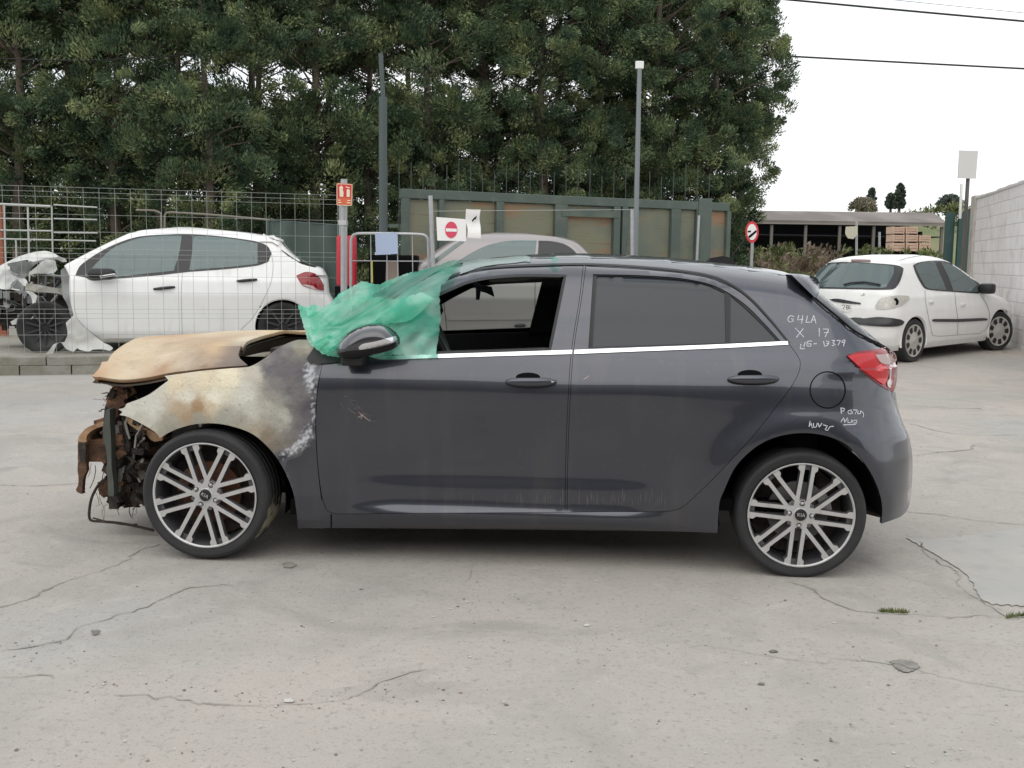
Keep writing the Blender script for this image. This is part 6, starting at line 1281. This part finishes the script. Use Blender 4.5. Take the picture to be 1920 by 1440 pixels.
slab('headlamp_void_shade', [(340, 402), (460, 395), (570, 360), (640, 322), (712, 318), (738, 350), (700, 380), (620, 430), (540, 482), (440, 495), (350, 470)], .34, .5, M['gap'])  # black slab stands in for the shade inside the empty headlamp cavity
slab('lower_fender_liner', z7([(0, 0)]) and [(445, 660), (600, 760), (560, 860), (480, 760)], .5, .55, M['char'], jag=1)
# wires
wm = MB(); P3 = kplane(.36)
def wire(pts, r=.004, y=.36, mi=0):
    q = kplane(y)(smoothpoly(z7(pts), closed=False, step=5, thr=80)); MB().tube([tuple(a) for a in q], r, 6).build('burnt_wire', [M['char'], M['rust']][mi], car)
wire([(300, 1050), (250, 1090), (200, 1180), (180, 1280), (188, 1345), (260, 1355), (400, 1368), (560, 1400), (640, 1420)], .0065)
wire([(205, 1330), (280, 1350), (420, 1378), (520, 1375)], .004)
r4 = random.Random(12)
for _ in range(30):
    x = r4.uniform(180, 560); y = r4.uniform(935, 1200); pts = [(x, y)]
    for k in range(4): x += r4.gauss(0, 22); y += r4.uniform(8, 65); pts.append((x, y))
    wire(pts, r4.choice([.0009, .0013, .002]), r4.uniform(.3, .6), r4.choice([0, 1]))
for _ in range(34):
    x = r4.uniform(285, 420); y = r4.uniform(410, 560); pts = [(x, y)]
    for k in range(3): x += r4.gauss(-8, 14); y += r4.gauss(3, 12); pts.append((x, y))
    wire(pts, r4.choice([.001, .0018, .003]), r4.uniform(.28, .36), r4.choice([0, 1]))
# ---------------------------------------------------------------- door mirror
def mirror():
    out = smoothpoly([(630, 655), (634, 644), (646, 630), (668, 616), (692, 610), (716, 611), (733, 620), (745, 634), (746, 646), (738, 654), (700, 664), (668, 670), (645, 672), (633, 666)], step=4)
    v, f = cdt(out, (), 4.5); d = distpoly(v, out); dep = .10*np.sqrt(np.clip(d/24, 0, 1)*(2-np.clip(d/24, 0, 1)))
    o, r = lray(KM, v); y = -.085-dep*.9; t = (y-o[1])/r[:, 1]; P = o+r*t[:, None]; B = P.copy(); B[:, 1] = -.075+.02*0; n = len(P)
    mi_ = mk('door_mirror', P, f, M['mirror'], car); mi_.data.set_sharp_from_angle(angle=math.radians(60))
    # back of the housing
    bd = boundary(f); Bk = P.copy(); Bk[:, 1] = -.085+.05; Vb = np.vstack([P, Bk]); mk('mirror_housing', Vb, [(b, a, a+n, b+n) for a, b in bd]+[tuple(t[::-1]+n) for t in f], M['black'], mi_)
    def mcast(p, off=0.):
        d = distpoly(p, out)*np.where(inpoly(p, out), 1, 0); dep = .10*np.sqrt(np.clip(d/24, 0, 1)*(2-np.clip(d/24, 0, 1))); o, r = lray(KM, p); t = (-.085-dep*.9-off-o[1])/r[:, 1]; return o+r*t[:, None]
    panel('indicator', [(672, 651), (680, 645), (705, 640), (730, 633), (742, 630), (744, 637), (735, 643), (710, 650), (690, 654), (674, 656)], mcast, M['chrome2'], mi_, res=3, lip=.003, off=.004)
    panel('lower_cap', [(633, 662), (660, 659), (700, 655), (730, 648), (745, 642), (744, 649), (735, 656), (700, 665), (668, 671), (645, 672)], mcast, M['black'], mi_, res=4, lip=.003, off=.0025)
    q = kcast(np.array([[650, 668], [690, 668]])); MB().box((q[0][0], -.09, q[0][2]-.03), (q[1][0], .06, q[0][2]+.012), bev=.01).build('mirror_arm', M['black'], mi_)
M['mirror'] = mat('mirror_paint', (.07, .071, .08), .25, .6, coat=1.); M['chrome2'] = mat('indicator_chrome', (.75, .75, .78), .18, .6)
mirror()
# ---------------------------------------------------------------- green plastic sheet
def greenmat():
    m = bpy.data.materials.new('green_film'); m.use_nodes = True; n = m.node_tree.nodes; l = m.node_tree.links; n.clear(); out = n.new('ShaderNodeOutputMaterial')
    tc = n.new('ShaderNodeTexCoord'); t = n.new('ShaderNodeTexNoise'); t.inputs['Scale'].default_value = 5; t.inputs['Detail'].default_value = 6; t.inputs['Distortion'].default_value = .6; l.new(tc.outputs['Object'], t.inputs['Vector'])
    r = n.new('ShaderNodeValToRGB'); e = r.color_ramp.elements; e[0].position = .36; e[0].color = (.09, .64, .45, 1); e[1].position = .66; e[1].color = (.62, .88, .78, 1); x = e.new(.5); x.color = (.40, .86, .70, 1); l.new(t.outputs[0], r.inputs[0])
    p = n.new('ShaderNodeBsdfPrincipled'); p.inputs['Roughness'].default_value = .18; p.inputs['Specular IOR Level'].default_value = .8; l.new(r.outputs[0], p.inputs['Base Color'])
    tl = n.new('ShaderNodeBsdfTranslucent'); l.new(r.outputs[0], tl.inputs[0]); m1 = n.new('ShaderNodeMixShader'); m1.inputs[0].default_value = .6; l.new(p.outputs[0], m1.inputs[1]); l.new(tl.outputs[0], m1.inputs[2])
    tr = n.new('ShaderNodeBsdfTransparent'); tr.inputs[0].default_value = (.62, .93, .8, 1); m2 = n.new('ShaderNodeMixShader'); a = n.new('ShaderNodeVertexColor'); a.layer_name = 'Col'; l.new(a.outputs[0], m2.inputs[0]); l.new(tr.outputs[0], m2.inputs[1]); l.new(m1.outputs[0], m2.inputs[2]); l.new(m2.outputs[0], out.inputs[0]); return m
M['film'] = greenmat()
out = [(558, 571), (575, 575), (590, 571), (607, 577), (622, 566), (635, 553), (655, 541), (677, 527), (700, 532), (711, 533), (735, 523), (754, 516), (785, 508), (815, 500), (845, 489), (866, 488), (858, 500), (846, 516), (838, 526), (828, 534), (824, 560), (826, 590), (823, 625), (818, 664), (784, 666), (740, 666), (700, 668), (660, 664), (640, 668), (613, 667), (600, 660), (589, 651), (578, 640), (573, 623), (568, 608), (564, 593)]
def film(out, ylay, seed, alpha, name, lab, res=4.0):
    P0 = smoothpoly(out, step=4, thr=40); rr = random.Random(seed); P0 = P0+np.array([[rr.gauss(0, .7), rr.gauss(0, .7)] for _ in P0])
    v, f = cdt(P0, (), res); o, r = lray(KM, v)
    # the sheet drapes from the roof edge over the door frame and forward over the windscreen
    base = kcast(v, .03)[:, 1]; edge = np.interp(v[:, 0], [640, 700, 760, 828, 900, 1000], [640, 600, 562, 528, 502, 495]); k = np.clip((edge-v[:, 1])/45, 0, 1); wsc = .15+.55*k
    fwd = np.clip((660-v[:, 0])/80, 0, 1); y = base*(1-k)+wsc*k; y = y+(.10+.25*np.clip((640-v[:, 1])/90, 0, 1)-y)*fwd; y = np.minimum(y, np.where(v[:, 1] > edge-4, base, 9)); 
    th_ = -.55; uu = (v[:, 0]-700)*math.cos(th_)+(v[:, 1]-590)*math.sin(th_); ww = -(v[:, 0]-700)*math.sin(th_)+(v[:, 1]-590)*math.cos(th_)
    q = np.c_[v/70, np.zeros(len(v))]; w1 = np.stack([vnoise(q, .9, seed), vnoise(q, .9, seed+1)], 1)*34
    f1 = np.c_[(uu+w1[:, 0])/150, (ww+w1[:, 1])/42, np.zeros(len(v))]; f2 = np.c_[(uu+w1[:, 1])/48, (ww+w1[:, 0])/30, np.zeros(len(v))]; q2 = f2
    taut = 1-.75*np.exp(-(((v[:, 0]-785)/50)**2+((v[:, 1]-615)/55)**2)**2)
    rid = taut*((1-np.abs(vnoise(f1, 1., seed+2))*2.6).clip(0, 1)*.050+(1-np.abs(vnoise(f1, 2.3, seed+3))*2.6).clip(0, 1)*.022+(1-np.abs(vnoise(f2, 1., seed+4))*2.2).clip(0, 1)*.020+(1-np.abs(vnoise(f2, 2.4, seed+5))*2.2).clip(0, 1)*.007)
    vert = .5+.5*np.clip((690-v[:, 0])/100, -.3, 1)
    y = y-ylay-rid*vert-.004
    t = (y-o[1])/r[:, 1]; V = o+r*t[:, None]
    a = alpha+.45*vnoise(q2, 1.4, seed+6)+.22*np.clip(rid/.05, 0, 1); thin = np.clip((v[:, 0]-812)/40, 0, 1); a = a*(1-thin)+thin*.28; a = np.clip(a, .12, .97)
    ob = mk(name, V, f, M['film'], None, col=np.repeat(a[:, None], 3, 1)); ob.matrix_world = KM; ob.data.set_sharp_from_angle(angle=math.radians(22)); return tag(ob, lab, 'plastic sheet')
fm = film(out, 0, 3, .70, 'plastic_sheet', 'crumpled translucent green plastic sheet draped over the windscreen corner of the burnt hatchback')
b2 = film([(575, 580), (600, 584), (640, 566), (690, 556), (745, 560), (790, 548), (815, 560), (770, 600), (730, 606), (700, 606), (670, 612), (640, 632), (628, 652), (612, 662), (592, 648), (578, 620)], .035, 9, .62, 'folded_layer', None)
b2.parent = fm; b2.matrix_parent_inverse = KM.inverted()
for k_ in list(b2.keys()):
    if k_ in ('label', 'category'): del b2[k_]
sm = film([(1030, 483), (1050, 483), (1043, 492), (1036, 490)], 0.0, 5, .5, 'plastic_scrap', 'small pale green scrap of film stuck on the roof edge of the burnt hatchback', res=3)

M['palefilm'] = glass('pale_film', (.86, .97, .93), .30, .25, (.50, .66, .62))
def strip(px, lab):
    v, f = cdt(smoothpoly(px, step=4), (), 5); V = kcast(v, .006); ob = mk('plastic_scrap', V, f, M['palefilm']); ob.matrix_world = KM; tag(ob, lab, 'plastic scrap')
strip([(868, 492), (900, 486), (940, 483), (970, 480), (985, 479), (995, 482), (994, 492), (985, 490), (965, 493), (930, 496), (900, 501), (880, 508), (862, 514)], 'pale see through strip of torn film along the roof edge beside the green sheet')
# packed burnt parts at the nose
rr = random.Random(31); bits = MB()
def pt(px, py, y): return kplane(y)(np.array([[px, py]]))[0]
for _ in range(230):
    x, y = (rr.uniform(206, 262), rr.uniform(722, 800)) if rr.random() < .4 else (rr.uniform(200, 290), rr.uniform(800, 945))
    if x < 222 and y < 800 and rr.random() < .6: continue
    P = pt(x, y, rr.uniform(.30, .60)); s_ = np.array([rr.uniform(.003, .022), rr.uniform(.006, .03), rr.uniform(.003, .026)]); n0 = len(bits.V)
    bits.box(P-s_, P+s_, mi=rr.choices([0, 1, 2, 3], [7, 4, 1, .6])[0], bev=.002, M=Matrix.Translation(P) @ Matrix.Rotation(rr.uniform(-1, 1), 4, rr.choice('XYZ')) @ Matrix.Rotation(rr.uniform(-1, 1), 4, 'Y') @ Matrix.Translation(-Vector(P)))
bits.V = [tuple(np.array(q)+RNG.normal(0, .0035, 3)) for q in bits.V]
bits.build('burnt_fragments', [M['char'], M['rust'], M['ash'], M['rusttan']], car)
for k in range(7):   # hoses and melted cable bundles
    x, y = rr.uniform(205, 280), rr.uniform(740, 800); pts = [pt(x, y, .33)]
    for j in range(5): x += rr.uniform(-14, 16); y += rr.uniform(8, 30); pts.append(pt(min(max(x, 196), 288), min(y, 950), rr.uniform(.28, .36)))
    MB().tube(pts, rr.uniform(.005, .013), 8).build('burnt_hose', M[rr.choice(['char', 'rust', 'char', 'ash'])], car, smooth=True)
rad = MB(); P0, P1 = pt(206, 790, .5), pt(215, 940, .5)
for k in range(24): z = P1[2]+(P0[2]-P1[2])*k/24; rad.box((P0[0]+.06, .36, z), (P0[0]+.09, KW-.36, z+.006))
rad.box((P0[0]+.055, .34, P1[2]), (P0[0]+.095, .37, P0[2])).build('radiator_core', M['char'], car)
# ================================================================ unseen building added behind the viewer to darken reflections in the car's paint
wh_ = empty('added_reflection_building', (-14, -7.5, 0), label='unseen grey building added behind the viewer to give the doors a dark reflection', cat='building')
M['shedwall'] = mat('dark_grey_render', (.10, .095, .09), .9, noise=[(.8, .5, (.16, .15, .14), .45, .65)])
MB().box((0, -8, 0), (30, 0, 4.6)).build('wall', M['shedwall'], wh_); MB().box((-.4, -8.4, 4.601), (30.4, .4, 4.85)).build('roof', M['roofsheet'], wh_)
for i in range(5): MB().box((2+i*6, .001, .01), (5.4+i*6, .05, 3.4)).build('added_roller_door', mat('added_roller_door', (.05, .05, .055), .6) if i == 0 else bpy.data.materials['added_roller_door'], wh_)  # dark doors invented along with the building for the same reflection
